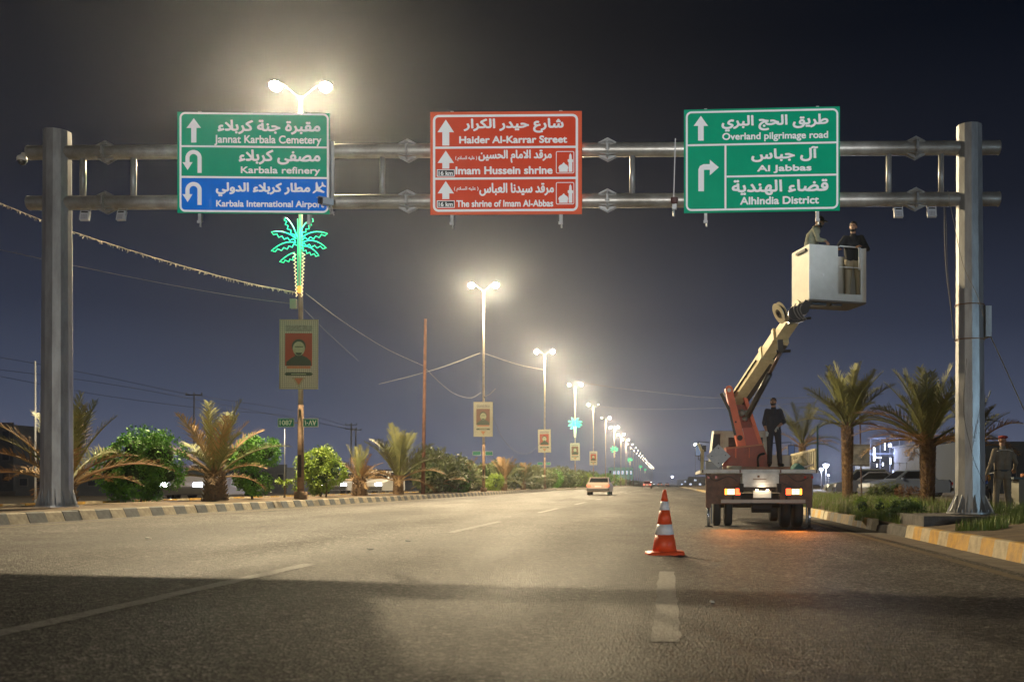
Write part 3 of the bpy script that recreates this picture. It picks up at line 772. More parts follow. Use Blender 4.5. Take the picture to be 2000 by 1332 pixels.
# ------------------------------------------------------------------ street lamps
SP = 32.7; LX = -12.3; LZ = 0.45; LH = 14.35
def make_lamp(k, lit, power):
    y = SP * k
    ord_ = {0: 'first', 1: 'nearest', 2: 'second', 3: 'third', 4: 'fourth', 5: 'fifth', 6: 'sixth', 7: 'seventh', 8: 'eighth', 9: 'ninth', 10: 'tenth', 11: 'eleventh', 12: 'twelfth', 13: 'thirteenth', 14: 'fourteenth', 15: 'fifteenth', 16: 'sixteenth', 17: 'seventeenth', 18: 'eighteenth', 19: 'nineteenth', 20: 'twentieth', 21: 'twenty-first', 22: 'twenty-second', 23: 'twenty-third', 24: 'twenty-fourth', 25: 'twenty-fifth', 26: 'farthest'}.get(k)
    if k == 1: lab = 'nearest twin-arm street lamp, partly hidden behind the left green and blue sign'
    elif k == 2: lab = 'second street lamp along the median, with dark poster and slack cables on its pole'
    elif k == 3: lab = 'third street lamp along the median, its right arm bent up steeply'
    elif k == 4: lab = 'fourth street lamp along the median, carrying the smaller green neon palm'
    elif k == 5: lab = 'fifth street lamp along the median, only its left head bright'
    elif k == 6: lab = 'sixth street lamp along the median, only its right head lit, no poster'
    elif k == 7: lab = 'seventh street lamp along the median, with a tiny neon palm'
    elif k < 0: lab = 'street lamp of the median standing behind the photographer'
    else: lab = ord_ + ' street lamp counted from the nearest, tiny in the row along the median'
    root = thing('street_lamp', lab, 'street lamp', (LX, y, LZ - .05), (0, 0, random.uniform(-.06, .06)), 'street lamps along the median')
    H = LH - LZ
    b = MB(); b.smooth = True
    b.tube([(0, 0, 3.2), (0, 0, H * .72), (0, 0, H - .35)], [.085, .065, .05], 12 if k < 4 else 6); b.build('pole', M_LPOLE, root)
    b = MB(); b.smooth = True; b.tube([(0, 0, 0), (0, 0, 3.2)], [.115, .095], 12); b.box((0, 0, .15), (.34, .34, .3)); pb = b.build('pole_base', M_RUSTP, root)
    if k in (1, 2): b = MB(); b.box((0, -.105, 1.15), (.11, .03, .75)); b.build('hatch', mat('pole_hatch', (.035, .02, .015), .8), pb)
    for sd in (-1, 1):
        rise = .52 if (k == 3 and sd == 1) else .28
        b = MB(); b.smooth = True
        b.tube([(0, 0, H - .42), (sd * .12, 0, H - .42 + rise * .35), (sd * .48, 0, H - .1 + rise * .3)], [.022, .02, .018], 8); b.build('arm', M_ARM, root)
        dim = lit[0 if sd < 0 else 1]
        b = MB(); b.smooth = True
        b.ball((0, 0, .035), (.30, .11, .055), 14, 8); hd = b.build('lamp_head', M_ARM, root, (sd * .82, 0, H + .05), (0, -sd * .12, 0))
        b = MB(); b.smooth = True; ls = 1.0 if k < 4 else (.85 if k < 8 else .62); b.ball((0, 0, -.05), (.21 * ls, .18 * ls, .16 * ls), 16, 10); b.build('lens', M_LENS if dim else M_LENSD, hd)  # lens ball drawn oversize to stand in for lamp glare
        if dim and power > 0:
            add_light('street_lamp_light', 'POINT', (LX + sd * .82, y, LZ - .05 + H - .30), power * dim, LAMP_C, .10)
    return root
LIT = {5: (1, 0), 6: (0, 1)}
for k in [-1] + list(range(1, 27)):
    pw = LAMP_W if k >= 1 else LAMP_W * .10
    if k > 9: pw = 0
    if k == 3: pass
    if k >= 5: pw *= .55
    make_lamp(k, LIT.get(k, (1, 1)), pw)

# neon palms on the lamp poles
def neon_palm(k, lab):
    root = thing('neon_palm', lab, 'neon light', (LX, SP * k - .14, 0), (0, 0, 0), 'neon palms on the lamp poles')
    s = .01716; zc = 9.0; sc = 1.0
    cx = 587; n_ = 5 if k < 3 else 4
    cv = lambda px, py: ((px - cx) * s, 0, CZ + (HY - py) * s)
    th = .017 if k < 3 else .03
    # each frond: smooth upper edge and serrated lower edge, zoom coordinates of the photograph
    Z = lambda x, y: cv(500 + x / 3.505, 400 + y / 3.505)
    FR = [((292, 225), (260, 120), (212, 92)), ((285, 235), (210, 170), (115, 190)), ((282, 262), (200, 240), (115, 318)), ((275, 330), (240, 330), (172, 392)),
          ((312, 200), (335, 120), (398, 98)), ((325, 225), (400, 165), (498, 200)), ((325, 260), (410, 220), (490, 298)), ((325, 285), (390, 280), (440, 350))]
    for i, (a, c, e) in enumerate(FR):
        up = []; 
        for j in range(9):
            t = j / 8; up.append(((1-t)**2*a[0] + 2*t*(1-t)*c[0] + t*t*e[0], (1-t)**2*a[1] + 2*t*(1-t)*c[1] + t*t*e[1]))
        lo = []; m = 9 if k < 3 else 5
        for j in range(1, m + 1):
            t = 1 - j / m
            x = (1-t)**2*a[0] + 2*t*(1-t)*c[0] + t*t*e[0]; yv = (1-t)**2*a[1] + 2*t*(1-t)*c[1] + t*t*e[1]
            dx, dy = e[0] - a[0], e[1] - a[1]; l = math.hypot(dx, dy)
            nx, ny = -dy / l, dx / l
            if i < 4: nx, ny = -nx, -ny
            if i in (0,): nx, ny = -abs(nx), abs(ny)
            if i in (4,): nx, ny = abs(nx), abs(ny)
            wd = (38 if i not in (0, 4) else 34) * math.sin(math.pi * min(.98, t * .9 + .08)) + (9 if j % 2 else -7)
            lo.append((x + nx * wd, yv + ny * wd))
        pts = [Z(*p) for p in up + lo]
        b = MB(); b.tube(pts, th, n_); b.build('frond_tube', M_NEON_G, root)
    for sx in (-1, 1):
        pts = []
        for j in range(25):
            t = j / 24; px = 587 + sx * (9.0 - 4 * t) + (3.0 if j % 2 else -3.0) * (1 - t * .6); pts.append(cv(px, 495 + t * 85))
        b = MB(); b.tube(pts, th, n_); b.build('trunk_tube', M_NEON_W, root)
        b = MB(); b.tube([cv(587 + sx * 3, 428), cv(587 + sx * 2.5, 470), cv(587 + sx * 2.5, 560)], .012, 4); b.build('frame_tube', mat('neon_green_dim', (.1, .4, .2), .5, emit=(.05, .8, .35), estr=.8) , root)
    if k < 3:
        b = MB(); q = cv(576, 594); b.box((q[0], 0, q[2]), (.2, .14, .32)); b.build('control_box', mat('pale_box', (.42, .42, .30), .6), root)
        b = MB(); q = cv(588, 566); b.box((q[0], 0.0, q[2]), (.12, .1, .22)); b.build('amber_lamp', mat('amber', (.6, .3, .05), .5, emit=(1, .5, .08), estr=1.1), root)
for k, lab in ((1, 'large green neon palm tree under the left sign on the nearest lamp pole'), (4, 'small green neon palm on the fourth lamp pole'), (7, 'tiny green neon palm on the seventh lamp pole'),
               (10, 'tiny green neon palm, third from the end of the row'), (14, 'very tiny green neon palm, second from the end of the row'), (17, 'farthest green neon palm of the row')):
    neon_palm(k, lab)
add_light('neon_palm_light', 'POINT', (LX + .0, SP - .6, 9.2), 160.0, (.05, 1.0, .5), .5)
add_light('neon_palm_light', 'POINT', (LX + .0, SP * 4 - .6, 8.6), 500.0, (.05, 1.0, .5), .5)

# poster banners
def poster(k, lab, bgc, dark):
    s = .01716; root = thing('poster', lab, 'poster', (LX, SP * k - .16, 5.28), (0, R(random.uniform(-1, 1)), 0), 'posters on the lamp poles')
    w, h = 1.24, 2.27
    M_pat = MATS.get('poster_lattice')
    if not M_pat:
        M_pat = mat('poster_lattice', (.60, .56, .40), .6); t = M_pat.node_tree; bs = t.nodes['Principled BSDF']
        tc = t.nodes.new('ShaderNodeTexCoord'); mp = t.nodes.new('ShaderNodeMapping'); mp.inputs['Rotation'].default_value = (0, R(45), 0)
        ck = t.nodes.new('ShaderNodeTexChecker'); ck.inputs['Scale'].default_value = 22; ck.inputs['Color1'].default_value = (.64, .60, .44, 1); ck.inputs['Color2'].default_value = (.34, .32, .22, 1)
        t.links.new(tc.outputs['Object'], mp.inputs[0]); t.links.new(mp.outputs[0], ck.inputs[0]); t.links.new(ck.outputs[0], bs.inputs['Base Color'])
    b = MB(); b.box((0, 0, 0), (w, .02, h)); b.build('board', M_pat, root)
    Mf = mat('poster_frame', (.42, .37, .22), .5)
    for c, d in (((0, -.004, h / 2 + .012), (w + .05, .045, .03)), ((0, -.004, -h / 2 - .012), (w + .05, .045, .03)), ((-w / 2 - .012, -.004, 0), (.025, .04, h)), ((w / 2 + .012, -.004, 0), (.025, .04, h))):
        b = MB(); b.box(c, d); b.build('frame', Mf, root)
    b = MB(); b.box((0, .09, 0), (.05, .12, h * .9)); b.build('mount', M_RUSTP, root)
    def flat(nm, poly, m, y):
        b = MB(); b.add([(x * w, y, z * h) for x, z in poly], [tuple(range(len(poly)))]); b.build(nm, m, root)
    flat('header_band', [(-.36, .34), (.36, .34), (.36, .43), (-.36, .43)], mat('poster_header', (.42, .40, .30), .6, col2=(.22, .21, .16), scale=14), -.0125)
    flat('portrait_ground', [(-.37, -.17), (.36, -.17), (.36, .31), (-.37, .31)], mat('poster_ground_%d' % (bgc), (.40, .07, .03) if bgc else (.20, .09, .05), .6), -.0125)
    Msk = mat('poster_face', (.50, .52, .32), .6, col2=(.36, .38, .22), scale=6); Mdk = mat('poster_dark', (.05, .075, .04), .6); Mor = mat('poster_orange', (.60, .20, .08), .6, col2=(.40, .18, .09), scale=20)
    flat('portrait_shoulders', [(-.34, -.165), (.34, -.165), (.33, -.10), (.22, -.045), (.12, -.02), (-.10, -.02), (-.22, -.06), (-.33, -.11)], Mdk, -.0135)
    el = lambda cx, cz, rx, rz, a0=0, a1=360, n=18: [(cx + rx * math.cos(R(a0 + (a1 - a0) * i / n)), cz + rz * math.sin(R(a0 + (a1 - a0) * i / n))) for i in range(n if a1 - a0 == 360 else n + 1)]
    flat('portrait_beard', el(.0, .03, .125, .075, 180, 360), Mdk, -.0143)
    flat('portrait_hair', el(0, .12, .19, .105), Mdk, -.0141)
    flat('portrait_face', el(0, .085, .165, .105), Msk, -.0146)
    flat('portrait_eyes', [(-.11, .105), (.11, .105), (.11, .118), (-.11, .118)], Mdk, -.0152)
    flat('portrait_mouth', el(0, .025, .085, .04, 180, 360), Mdk, -.0152)
    flat('name_band', [(-.32, -.21), (.32, -.21), (.32, -.175), (-.32, -.175)], Mor, -.0143)
    flat('dark_band', [(-.38, -.29), (-.34, -.315), (.34, -.315), (.38, -.29), (.34, -.265), (-.34, -.265)], Mdk, -.0137)
    flat('light_stroke', [(-.2, -.297), (.2, -.297), (.2, -.284), (-.2, -.284)], Msk, -.0147)
    flat('triangle_edge', [(-.19, -.34), (0, -.485), (.19, -.34)], Mf, -.0137)
    flat('triangle', [(-.12, -.35), (0, -.45), (.12, -.35)], Mor, -.0147)
for k, lab, bg in ((1, 'portrait poster on the nearest lamp pole, red ground and lattice border', 1), (2, 'portrait poster on the second lamp pole, pale border and dark figure', 0), (3, 'poster on the third lamp pole, cable hanging across it', 1),
                   (4, 'small poster below the small neon palm on the fourth lamp pole', 0), (5, 'smallest visible poster, on the fifth lamp pole', 1)):
    poster(k, lab, bg, 0)
# street number plates
def plates(k, left_txt, right_txt):
    s = .01716
    for sd, x0, x1, txt, ar in ((-1, 545, 577, left_txt, 0), (1, 594, 624, right_txt, 0)):
        z1, z0 = CZ + (945 - 817) * s, CZ + (945 - 834) * s; xa, xb = (x0 - 587) * s, (x1 - 587) * s
        lab = {(1, -1): 'green number plate reading 1087 left of the nearest lamp pole', (1, 1): 'green number plate with Arabic numerals right of the nearest lamp pole',
               (2, -1): 'pale number plate left of the second lamp pole', (2, 1): 'green number plate right of the second lamp pole',
               (3, -1): 'tiny plate left of the third lamp pole', (3, 1): 'tiny plate right of the third lamp pole'}[(k, sd)]
        root = thing('number_plate', lab, 'sign', (LX + (xa + xb) / 2, SP * k - .12, (z0 + z1) / 2), (0, 0, 0), 'number plates on the lamp poles')
        w, h = xb - xa, z1 - z0
        pale = sd < 0
        b = MB(); b.box((0, 0, 0), (w, .015, h)); b.build('plate', mat('plate_pale', (.42, .50, .36), .5) if pale else mat('plate_white', (.6, .62, .52), .5), root)
        b = MB(); b.box((0, -.001, 0), (w - .05, .02, h - .05)); b.build('face', mat('plate_green', (.0, .20, .12), .5), root)
        if txt: text_obj('lettering', txt, 0, (-w / 2 + .06, -h / 2 + .06, w / 2 - .06, h / 2 - .06), mat('plate_text', (.8, .85, .7), .5), root, -.0125, .008)
        b = MB(); b.beam((sd * (-w / 2) , .06, 0), (sd * (-w / 2) - sd * .14, .06, 0), .03, .03); b.box((0, .03, 0), (w * .8, .03, .03)); b.build('bracket', M_RUSTP, root)
plates(1, '1087', '١٠٨٧'); plates(2, '', ''); plates(3, '', '')
# ------------------------------------------------------------------ poles and wires
def mast(name, lab, px, ytop, ybot, s, r, m, cross=None, group=None, lean=0):
    a, c = P(px + lean, ytop, s), P(px, ybot, s)
    root = thing(name, lab, 'pole', c, (0, 0, 0), group)
    b = MB(); b.smooth = True; b.cyl((0, 0, -.3), a - c, r, r * .7, 8); b.build('shaft', m, root)
    if cross:
        for dz in cross:
            b = MB(); b.box((a.x - c.x, 0, a.z - c.z - dz), (2.0, .1, .12)); b.build('crossarm', m, root)
            for x in (-.9, 0, .9):
                b = MB(); b.lathe([(.04, 0), (.09, .05), (.05, .1), (.08, .18), (.03, .25)], 8); b.build('insulator', m, root, (a.x - c.x + x, 0, a.z - c.z - dz + .06))
    return root
M_DARKM = mat('dark_metal', (.05, .05, .055), .6)
mast('rusty_pole', 'tall rust red steel pole leaning slightly in the median', 826, 623, 965, .0262, .105, M_RUST, lean=5)
mast('utility_pole', 'left one of two dark utility poles with crossarm beyond the shrubs', 686, 826, 955, .085, .17, M_DARKM, (.3, 1.0), 'utility poles beyond the median')
mast('utility_pole', 'right one of two dark utility poles, slightly shorter', 695, 836, 955, .088, .17, M_DARKM, (.3,), 'utility poles beyond the median')
mast('utility_pole', 'thin dark pole above the palm left of the number plates', 379, 768, 950, .06, .10, M_DARKM, (.2,), 'utility poles beyond the median')
mast('light_mast', 'slim pale mast at far left behind the left gantry post', 69, 705, 985, .028, .055, mat('pale_mast', (.45, .47, .5), .5))
mast('thin_stake', 'thin grey stake below the 1087 plate', 556, 838, 972, .0185, .018, M_GALV)
W = [('string of dead fairy lights sagging from upper left to the nearest lamp pole', [(-60, 370, .0172), (0, 397, .0172), (140, 452, .0172), (330, 512, .0172), (480, 552, .0172), (577, 571, .0172)], .022, M_WIRE_L),
     ('thin cable below the fairy light string at upper left', [(-60, 475, .0172), (0, 488, .0172), (140, 518, .0172), (330, 556, .0172), (470, 580, .0172), (575, 594, .0172)], .014, M_WIRE_L),
     ('cable running down from nearest lamp pole to the rusty pole', [(597, 573, .0172), (650, 614, .0205), (700, 648, .0225), (760, 684, .0245), (826, 714, .026)], .016, M_WIRE_L),
     ('faint cable from nearest lamp pole passing behind the poster', [(590, 600, .0172), (640, 650, .0205), (700, 705, .0235)], .01, M_WIRE_D),
     ('dark cable sagging from rusty pole to the second lamp pole', [(830, 718, .0262), (862, 750, .029), (890, 770, .031), (920, 777, .033), (940, 766, .0343)], .016, M_WIRE_L),
     ('pale cable from left rising to the second lamp pole', [(740, 750, .0262), (800, 735, .029), (870, 715, .032), (938, 689, .0343)], .018, M_WIRE_L),
     ('pale cable from second lamp pole down toward the third', [(943, 689, .0343), (980, 702, .039), (1020, 714, .046), (1062, 722, .0515)], .02, M_WIRE_L),
     ('short pale cable end kicked out from second lamp pole', [(944, 775, .0343), (956, 770, .0343), (968, 759, .0343)], .02, M_WIRE_L),
     ('slack dark cable hanging from second lamp pole behind the shrubs', [(946, 775, .0343), (965, 820, .036), (985, 860, .039), (1010, 883, .044), (1035, 884, .048), (1058, 862, .0515)], .02, M_WIRE_D),
     ('cable across the poster on the third lamp pole', [(1062, 838, .0514), (1056, 860, .0514), (1047, 878, .0514)], .02, M_WIRE_L),
     ('upper faint power line crossing the sky at far left', [(-80, 690, .06), (0, 698, .06), (200, 735, .06), (380, 772, .06), (560, 800, .08), (686, 834, .085)], .028, M_WIRE_D),
     ('middle faint power line crossing the sky at far left', [(-80, 712, .06), (0, 722, .06), (200, 748, .06), (380, 780, .06), (560, 815, .08), (686, 838, .085)], .028, M_WIRE_D),
     ('lower faint power line crossing the sky at far left', [(-80, 720, .06), (0, 735, .06), (200, 772, .06), (420, 800, .06), (560, 812, .08), (695, 842, .085)], .028, M_WIRE_D),
     ('dark power line swinging from fourth lamp pole across to the right palms', [(1124, 745, .069), (1200, 757, .06), (1320, 770, .05), (1400, 777, .046), (1590, 776, .04), (1700, 760, .036)], .022, M_WIRE_D),
     ('lower dark power line crossing behind the boom truck', [(1160, 794, .085), (1260, 799, .07), (1400, 797, .06), (1500, 792, .05), (1640, 782, .045)], .022, M_WIRE_D),
     ('dark cable right of the right post near the edge', [(1780, 800, .03), (1925, 820, .026), (2000, 828, .024), (2080, 834, .023)], .016, M_WIRE_D)]
for lab, pts, r, m in W: wire(lab, pts, r * (.62 if m is M_WIRE_L else .9), m)
fl = [o for o in COL.objects if o.get('label', '').startswith('string of dead fairy')][0]
fp = catm([P(*p) for p in W[0][1]], 14); rb = random.Random(4); b = MB()
for i in range(len(fp) - 1):
    for t in (rb.random(), rb.random(), rb.random()):
        q = fp[i].lerp(fp[i + 1], t); b.beam(q, q + Vector((rb.uniform(-.05, .07), rb.uniform(-.04, .04), -rb.uniform(.03, .11))), .016, .016)
stuff(b.build('bulbs', M_WIRE_L, fl))
# ------------------------------------------------------------------ vegetation
def frond_mesh(name, m, elev, droop, nl=46, seed=0, dens=1.0):
    rg = random.Random(seed); b = MB()
    pts = []; p = Vector((0, 0, 0)); a = elev; n = 16; st = 1 / n
    for i in range(n + 1):
        pts.append(p.copy()); p = p + Vector((math.cos(R(a)), 0, math.sin(R(a)))) * st; a -= droop / n * (0.5 + i / n)
    b.tube(pts, [.016 * (1 - i / n) + .003 for i in range(n + 1)], 4)
    for j in range(nl):
        t = .16 + .84 * (j + rg.random() * .6) / nl; i = min(n - 1, int(t * n)); f = t * n - i
        c = pts[i].lerp(pts[i + 1], min(1, f)); d = (pts[i + 1] - pts[i]).normalized(); up = Vector((0, 1, 0)).cross(d) * -1
        for sd in (-1, 1):
            if rg.random() > dens: continue
            L = (.235 * math.sin(math.pi * (t * .85 + .12)) + .045) * rg.uniform(.8, 1.15)
            v = (d * rg.uniform(.75, 1.05) + Vector((0, sd, 0)) * rg.uniform(.55, .9) + up * rg.uniform(.05, .5)).normalized() * L
            v2 = v + Vector((0, 0, -.10 * L * rg.uniform(.2, 2)))
            w = v.cross(up).normalized() * .0052
            b.add([c - w, c + w, c + v * .55 + w * .9, c + v2, c + v * .55 - w * .9], [(0, 1, 2, 4), (4, 2, 3)])
    return b.mesh(name, m)
FG = {}
for nm, m in (('g', M_FROND), ('d', M_FRONDD), ('b', M_FRONDB)):
    FG[nm] = [frond_mesh('frond', m, e, dr, 46, i + ord(nm), .92) for i, (e, dr) in enumerate(((80, 18), (68, 30), (56, 42), (44, 58), (30, 66), (12, 64), (-15, 55)))]
def trunk_mesh(h, r0, r1, seed):
    rg = random.Random(seed); b = MB()
    n = max(3, int(h / .12)); b.tube([(0, 0, -.15)] + [(rg.uniform(-.01, .01), rg.uniform(-.01, .01), h * i / n) for i in range(n + 1)], [r0 * 1.1] + [(r0 + (r1 - r0) * i / n) * rg.uniform(.93, 1.07) for i in range(n + 1)], 12)
    for i in range(n * 2):
        z = h * (i + .5) / (n * 2); r = (r0 + (r1 - r0) * z / h)
        for k in range(6):
            a = 2 * math.pi * (k + (i % 2) * .5 + rg.uniform(-.15, .15)) / 6
            d = Vector((math.cos(a), math.sin(a), 0))
            b.beam(d * r * .8 + Vector((0, 0, z - .05)), d * (r * 1.22) + Vector((0, 0, z + .09)), .09, .035, (0, 0, 1), .05, .02)
    return b.mesh('trunk', M_TRUNK)
def palm(lab, px, ybase, s, h, L, nf, kinds, r0=.2, r1=.18, lo=0, seed=1, group='date palms along the median', elv=None, fixed=()):
    rg = random.Random(seed); q = P(px, ybase, s)
    root = thing('date_palm', lab, 'palm', q, (0, 0, rg.uniform(0, 6)), group)
    root.rotation_euler = (0, 0, 0)
    link('trunk', trunk_mesh(h, r0, r1, seed), root)
    ga = 2.39996
    for i in range(nf):
        t = i / max(1, nf - 1)
        e = int(min(6, max(0, t * (5.4 + lo) + rg.uniform(-.6, .6))))
        az = i * ga + rg.uniform(-.3, .3)
        kind = kinds[min(len(kinds) - 1, int(t * len(kinds)))]
        l = L * rg.uniform(.82, 1.12) * (1 if t < .8 else .85)
        z = h - .02 - .22 * t * min(1, h)
        link('frond', FG[kind][e], root, (math.cos(az) * r1 * .5 * t, math.sin(az) * r1 * .5 * t, z), (rg.uniform(-.15, .15), rg.uniform(-.08, .08), az), (l, l, l))
    for (az, e, kind, l) in fixed:
        link('frond', FG[kind][e], root, (0, 0, h - .1), (0, 0, R(az)), (l, l, l))
    return root
PL = 'date palms along the median'; PR = 'date palms on the right verge'
palm('young date palm with splayed fronds behind the left gantry post', 128, 985, .0122, .55, 2.15, 24, 'dgbb', .24, .2, 0, 3, PL)
palm('bushy young date palm with thick trunk and yellow-brown fronds, left of number 1087', 420, 982, .0152, .98, 2.05, 26, 'gbgb', .33, .24, 0, 5, PL)
palm('short dried date palm with brown ragged skirt beside the round bright shrub', 702, 972, .0218, .85, 1.4, 20, 'gbbb', .3, .22, .6, 8, PL)
palm('spreading green date palm in front of the rusty pole', 778, 970, .0246, 1.0, 2.45, 26, 'ggdb', .22, .2, 0, 11, PL)
palm('dark low date palm right of the rusty pole', 852, 966, .0288, .7, 1.9, 26, 'ddgb', .2, .18, .3, 14, PL)
palm('orange brown date palm left of the second lamp pole', 908, 965, .0325, .9, 1.7, 24, 'bbdd', .2, .18, .3, 17, PL)
palm('brown-tipped date palm right of the second lamp pole', 985, 962, .0392, 1.1, 1.9, 24, 'bbdd', .2, .18, .3, 19, PL)
palm('dull date palm left of the third lamp pole', 1022, 960, .0448, .9, 2.0, 22, 'bddd', .2, .18, .3, 23, PL)
palm('small date palm beside the third lamp pole', 1046, 959, .049, .8, 2.0, 20, 'ddd', .2, .18, .3, 29, PL)
palm('tall full date palm with straight trunk, right of the truck', 1655, 975, .0212, 3.15, 2.4, 40, 'ggdg', .18, .23, -1.1, 31, PR, fixed=((-15, 4, 'b', 2.6), (15, 5, 'b', 2.3), (-150, 5, 'd', 2.0)))
palm('dark ragged date palm with drooping dry fronds, left of the right post', 1812, 985, .0158, 2.0, 2.25, 36, 'ddgdb', .18, .22, -.2, 37, PR, fixed=((170, 4, 'b', 2.4), (190, 5, 'b', 2.3), (175, 3, 'b', 2.5)))
palm('sparse date palm behind the truck deck', 1567, 950, .031, 2.6, 2.6, 14, 'ddb', .16, .2, -.4, 41, PR, fixed=((5, 4, 'd', 2.6), (-10, 5, 'd', 2.4)))
palm('date palm mostly hidden behind the right gantry post', 1900, 985, .0178, 2.2, 1.9, 24, 'ddb', .2, .22, 0, 43, PR)

def crown_mesh(blobs, n, size, m, seed):
    rg = random.Random(seed); b = MB(); vs = []; fs = []
    tot = sum(bl[3] ** 2 for bl in blobs)
    for (cx, cy, cz, r) in blobs:
        # inner twigs mass plus clumps of leaves on a lumpy shell
        k = int(n * r * r / tot); clumps = []
        for _ in range(26):
            d = Vector((rg.gauss(0, 1), rg.gauss(0, 1), rg.gauss(0, 1))).normalized(); clumps.append((d, rg.uniform(.82, 1.12)))
        for i in range(k):
            d, rad = rg.choice(clumps)
            d2 = (d + Vector((rg.gauss(0, 1), rg.gauss(0, 1), rg.gauss(0, 1))) * .25).normalized()
            q = Vector((cx, cy, cz)) + d2 * r * rad * (1 - abs(rg.gauss(0, .14)))
            u = Vector((rg.gauss(0, 1), rg.gauss(0, 1), rg.gauss(0, 1) - .4)).normalized(); w = u.orthogonal().normalized()
            w.rotate(Matrix.Rotation(rg.uniform(0, 6.28), 3, u))
            l = size * rg.uniform(.6, 1.3)
            b.add([q, q + u * l * .5 + w * l * .22, q + u * l, q + u * l * .5 - w * l * .22], [(0, 1, 2, 3)])
    return b.mesh('crown', m)
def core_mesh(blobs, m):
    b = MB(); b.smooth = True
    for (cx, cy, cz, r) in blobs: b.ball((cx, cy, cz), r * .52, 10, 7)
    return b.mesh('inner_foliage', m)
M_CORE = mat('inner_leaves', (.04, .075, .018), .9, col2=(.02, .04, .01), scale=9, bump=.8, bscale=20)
def shrub(lab, px, ybase, s, blobs, stems, m, n=5200, size=.085, seed=1, group='shrubs along the median', core=True, nm='shrub'):
    q = P(px, ybase, s); root = thing(nm, lab, 'shrub', q, (0, 0, 0), group)
    link('crown', crown_mesh(blobs, n, size, m, seed), root)
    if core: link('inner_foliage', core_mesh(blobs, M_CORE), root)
    b = MB()
    for (x0, x1, z1) in stems: b.tube([(x0, 0, -.1), ((x0 + x1) / 2 + .03, 0, z1 * .5), (x1, 0, z1)], [.04, .035, .03], 6)
    b.build('trunk', M_WOOD, root)
    return root
shrub('big dark green clipped shrub right of the left gantry post', 275, 983, .0145, [(-.72, 0, .95, .62), (-.1, .1, 1.45, .72), (.55, 0, 1.35, .68), (.75, -.1, .85, .5), (0, -.1, .8, .7), (-.55, 0, .45, .42), (.35, 0, .4, .35)], ((-.5, -.4, .7), (0, 0, .6), (.2, .3, .7)), M_LEAF, 15000, .09, 2)
shrub('mushroom-shaped green shrub behind the bushy palm', 492, 978, .0166, [(-.1, 0, 1.55, .62), (.45, 0, 1.62, .52), (-.45, 0, 1.3, .4), (.15, 0, .62, .5), (-.2, 0, .75, .42)], ((0, 0, 1.0),), M_LEAF, 9500, .09, 4)
shrub('round bright yellow-green shrub right of the nearest lamp pole', 626, 972, .0192, [(-.35, 0, 1.15, .58), (.1, 0, 1.38, .6), (.45, 0, 1.0, .5), (0, 0, .75, .55), (-.15, 0, .5, .38)], ((0, 0, .6), (.2, .2, .6)), M_LEAF2, 9000, .095, 6)
shrub('low dark shrub between palms left of the second lamp pole', 896, 968, .0312, [(0, 0, .75, .7), (.3, 0, 1.1, .55), (-.3, 0, .5, .5)], ((0, 0, .4),), M_LEAF, 3500, .12, 9)
shrub('rounded yellow-green shrub right of the second lamp pole', 966, 964, .0372, [(0, 0, .8, .68), (.2, 0, 1.05, .5), (-.3, 0, .6, .5)], ((0, 0, .4),), M_LEAF2, 3500, .12, 10)
shrub('small bright weed beside the nearest lamp pole', 583, 968, .0178, [(0, 0, .55, .16), (.05, 0, .8, .13), (-.04, 0, .3, .15)], ((0, 0, .6),), M_LEAF2, 260, .1, 12, core=False)
shrub('tiny yellow flowering plant left of the nearest lamp pole', 555, 972, .0182, [(0, 0, .52, .13), (-.2, 0, .6, .1), (.2, 0, .58, .1)], ((0, 0, .55),), M_LEAF2, 200, .1, 13, core=False)
hv_ = [crown_mesh([(0, 0, .8, .8), (.5, .3, 1.0, .65), (-.5, -.2, .75, .7)], 2600, .16, m, 60 + i) for i, m in enumerate((M_LEAF3, M_LEAF, M_LEAF2))]
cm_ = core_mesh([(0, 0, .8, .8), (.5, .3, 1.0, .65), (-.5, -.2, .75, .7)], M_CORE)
rg = random.Random(5)
ORD = 'first second third fourth fifth sixth seventh eighth ninth tenth eleventh twelfth thirteenth fourteenth fifteenth sixteenth seventeenth eighteenth nineteenth twentieth twenty-first twenty-second twenty-third twenty-fourth twenty-fifth twenty-sixth twenty-seventh twenty-eighth twenty-ninth thirtieth'.split()
hp = [826, 848, 872, 888, 925, 948, 975, 1000, 1018, 1036, 1052, 1070, 1080, 1090, 1098, 1106, 1114, 1121, 1128, 1136, 1143, 1150, 1158, 1166, 1174, 1182, 1190, 1198, 1206, 1214]
for i, px in enumerate(hp):
    s = 13.4 / (HX - px) ; q = P(px, 0, s); sc = rg.uniform(1.05, 1.4) * (1.0 if px < 1050 else 1.2)
    kind = rg.choice((0, 0, 1, 2)) if px > 1060 else 0
    root = thing('shrub', ('dusty olive', 'mid green', 'yellow green')[kind] + ' shrub of the dense median planting, ' + ORD[i] + ' beyond the rusty pole', 'shrub', (q.x + rg.uniform(-.5, .5), q.y, .42), (0, 0, rg.uniform(0, 6)), 'planting strip shrubs of the median')
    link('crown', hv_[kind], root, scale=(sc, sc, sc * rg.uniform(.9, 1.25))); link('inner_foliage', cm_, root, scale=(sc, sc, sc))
b = MB()
for i in range(90):
    y = 300 + i * 7; b.ball((-13.6, y, 1.2), (1.4, 4, 1.3), 7, 5)
stuff(b.build('far_hedge', M_LEAF3), 'far end of the median hedge merging into haze', 'hedge')

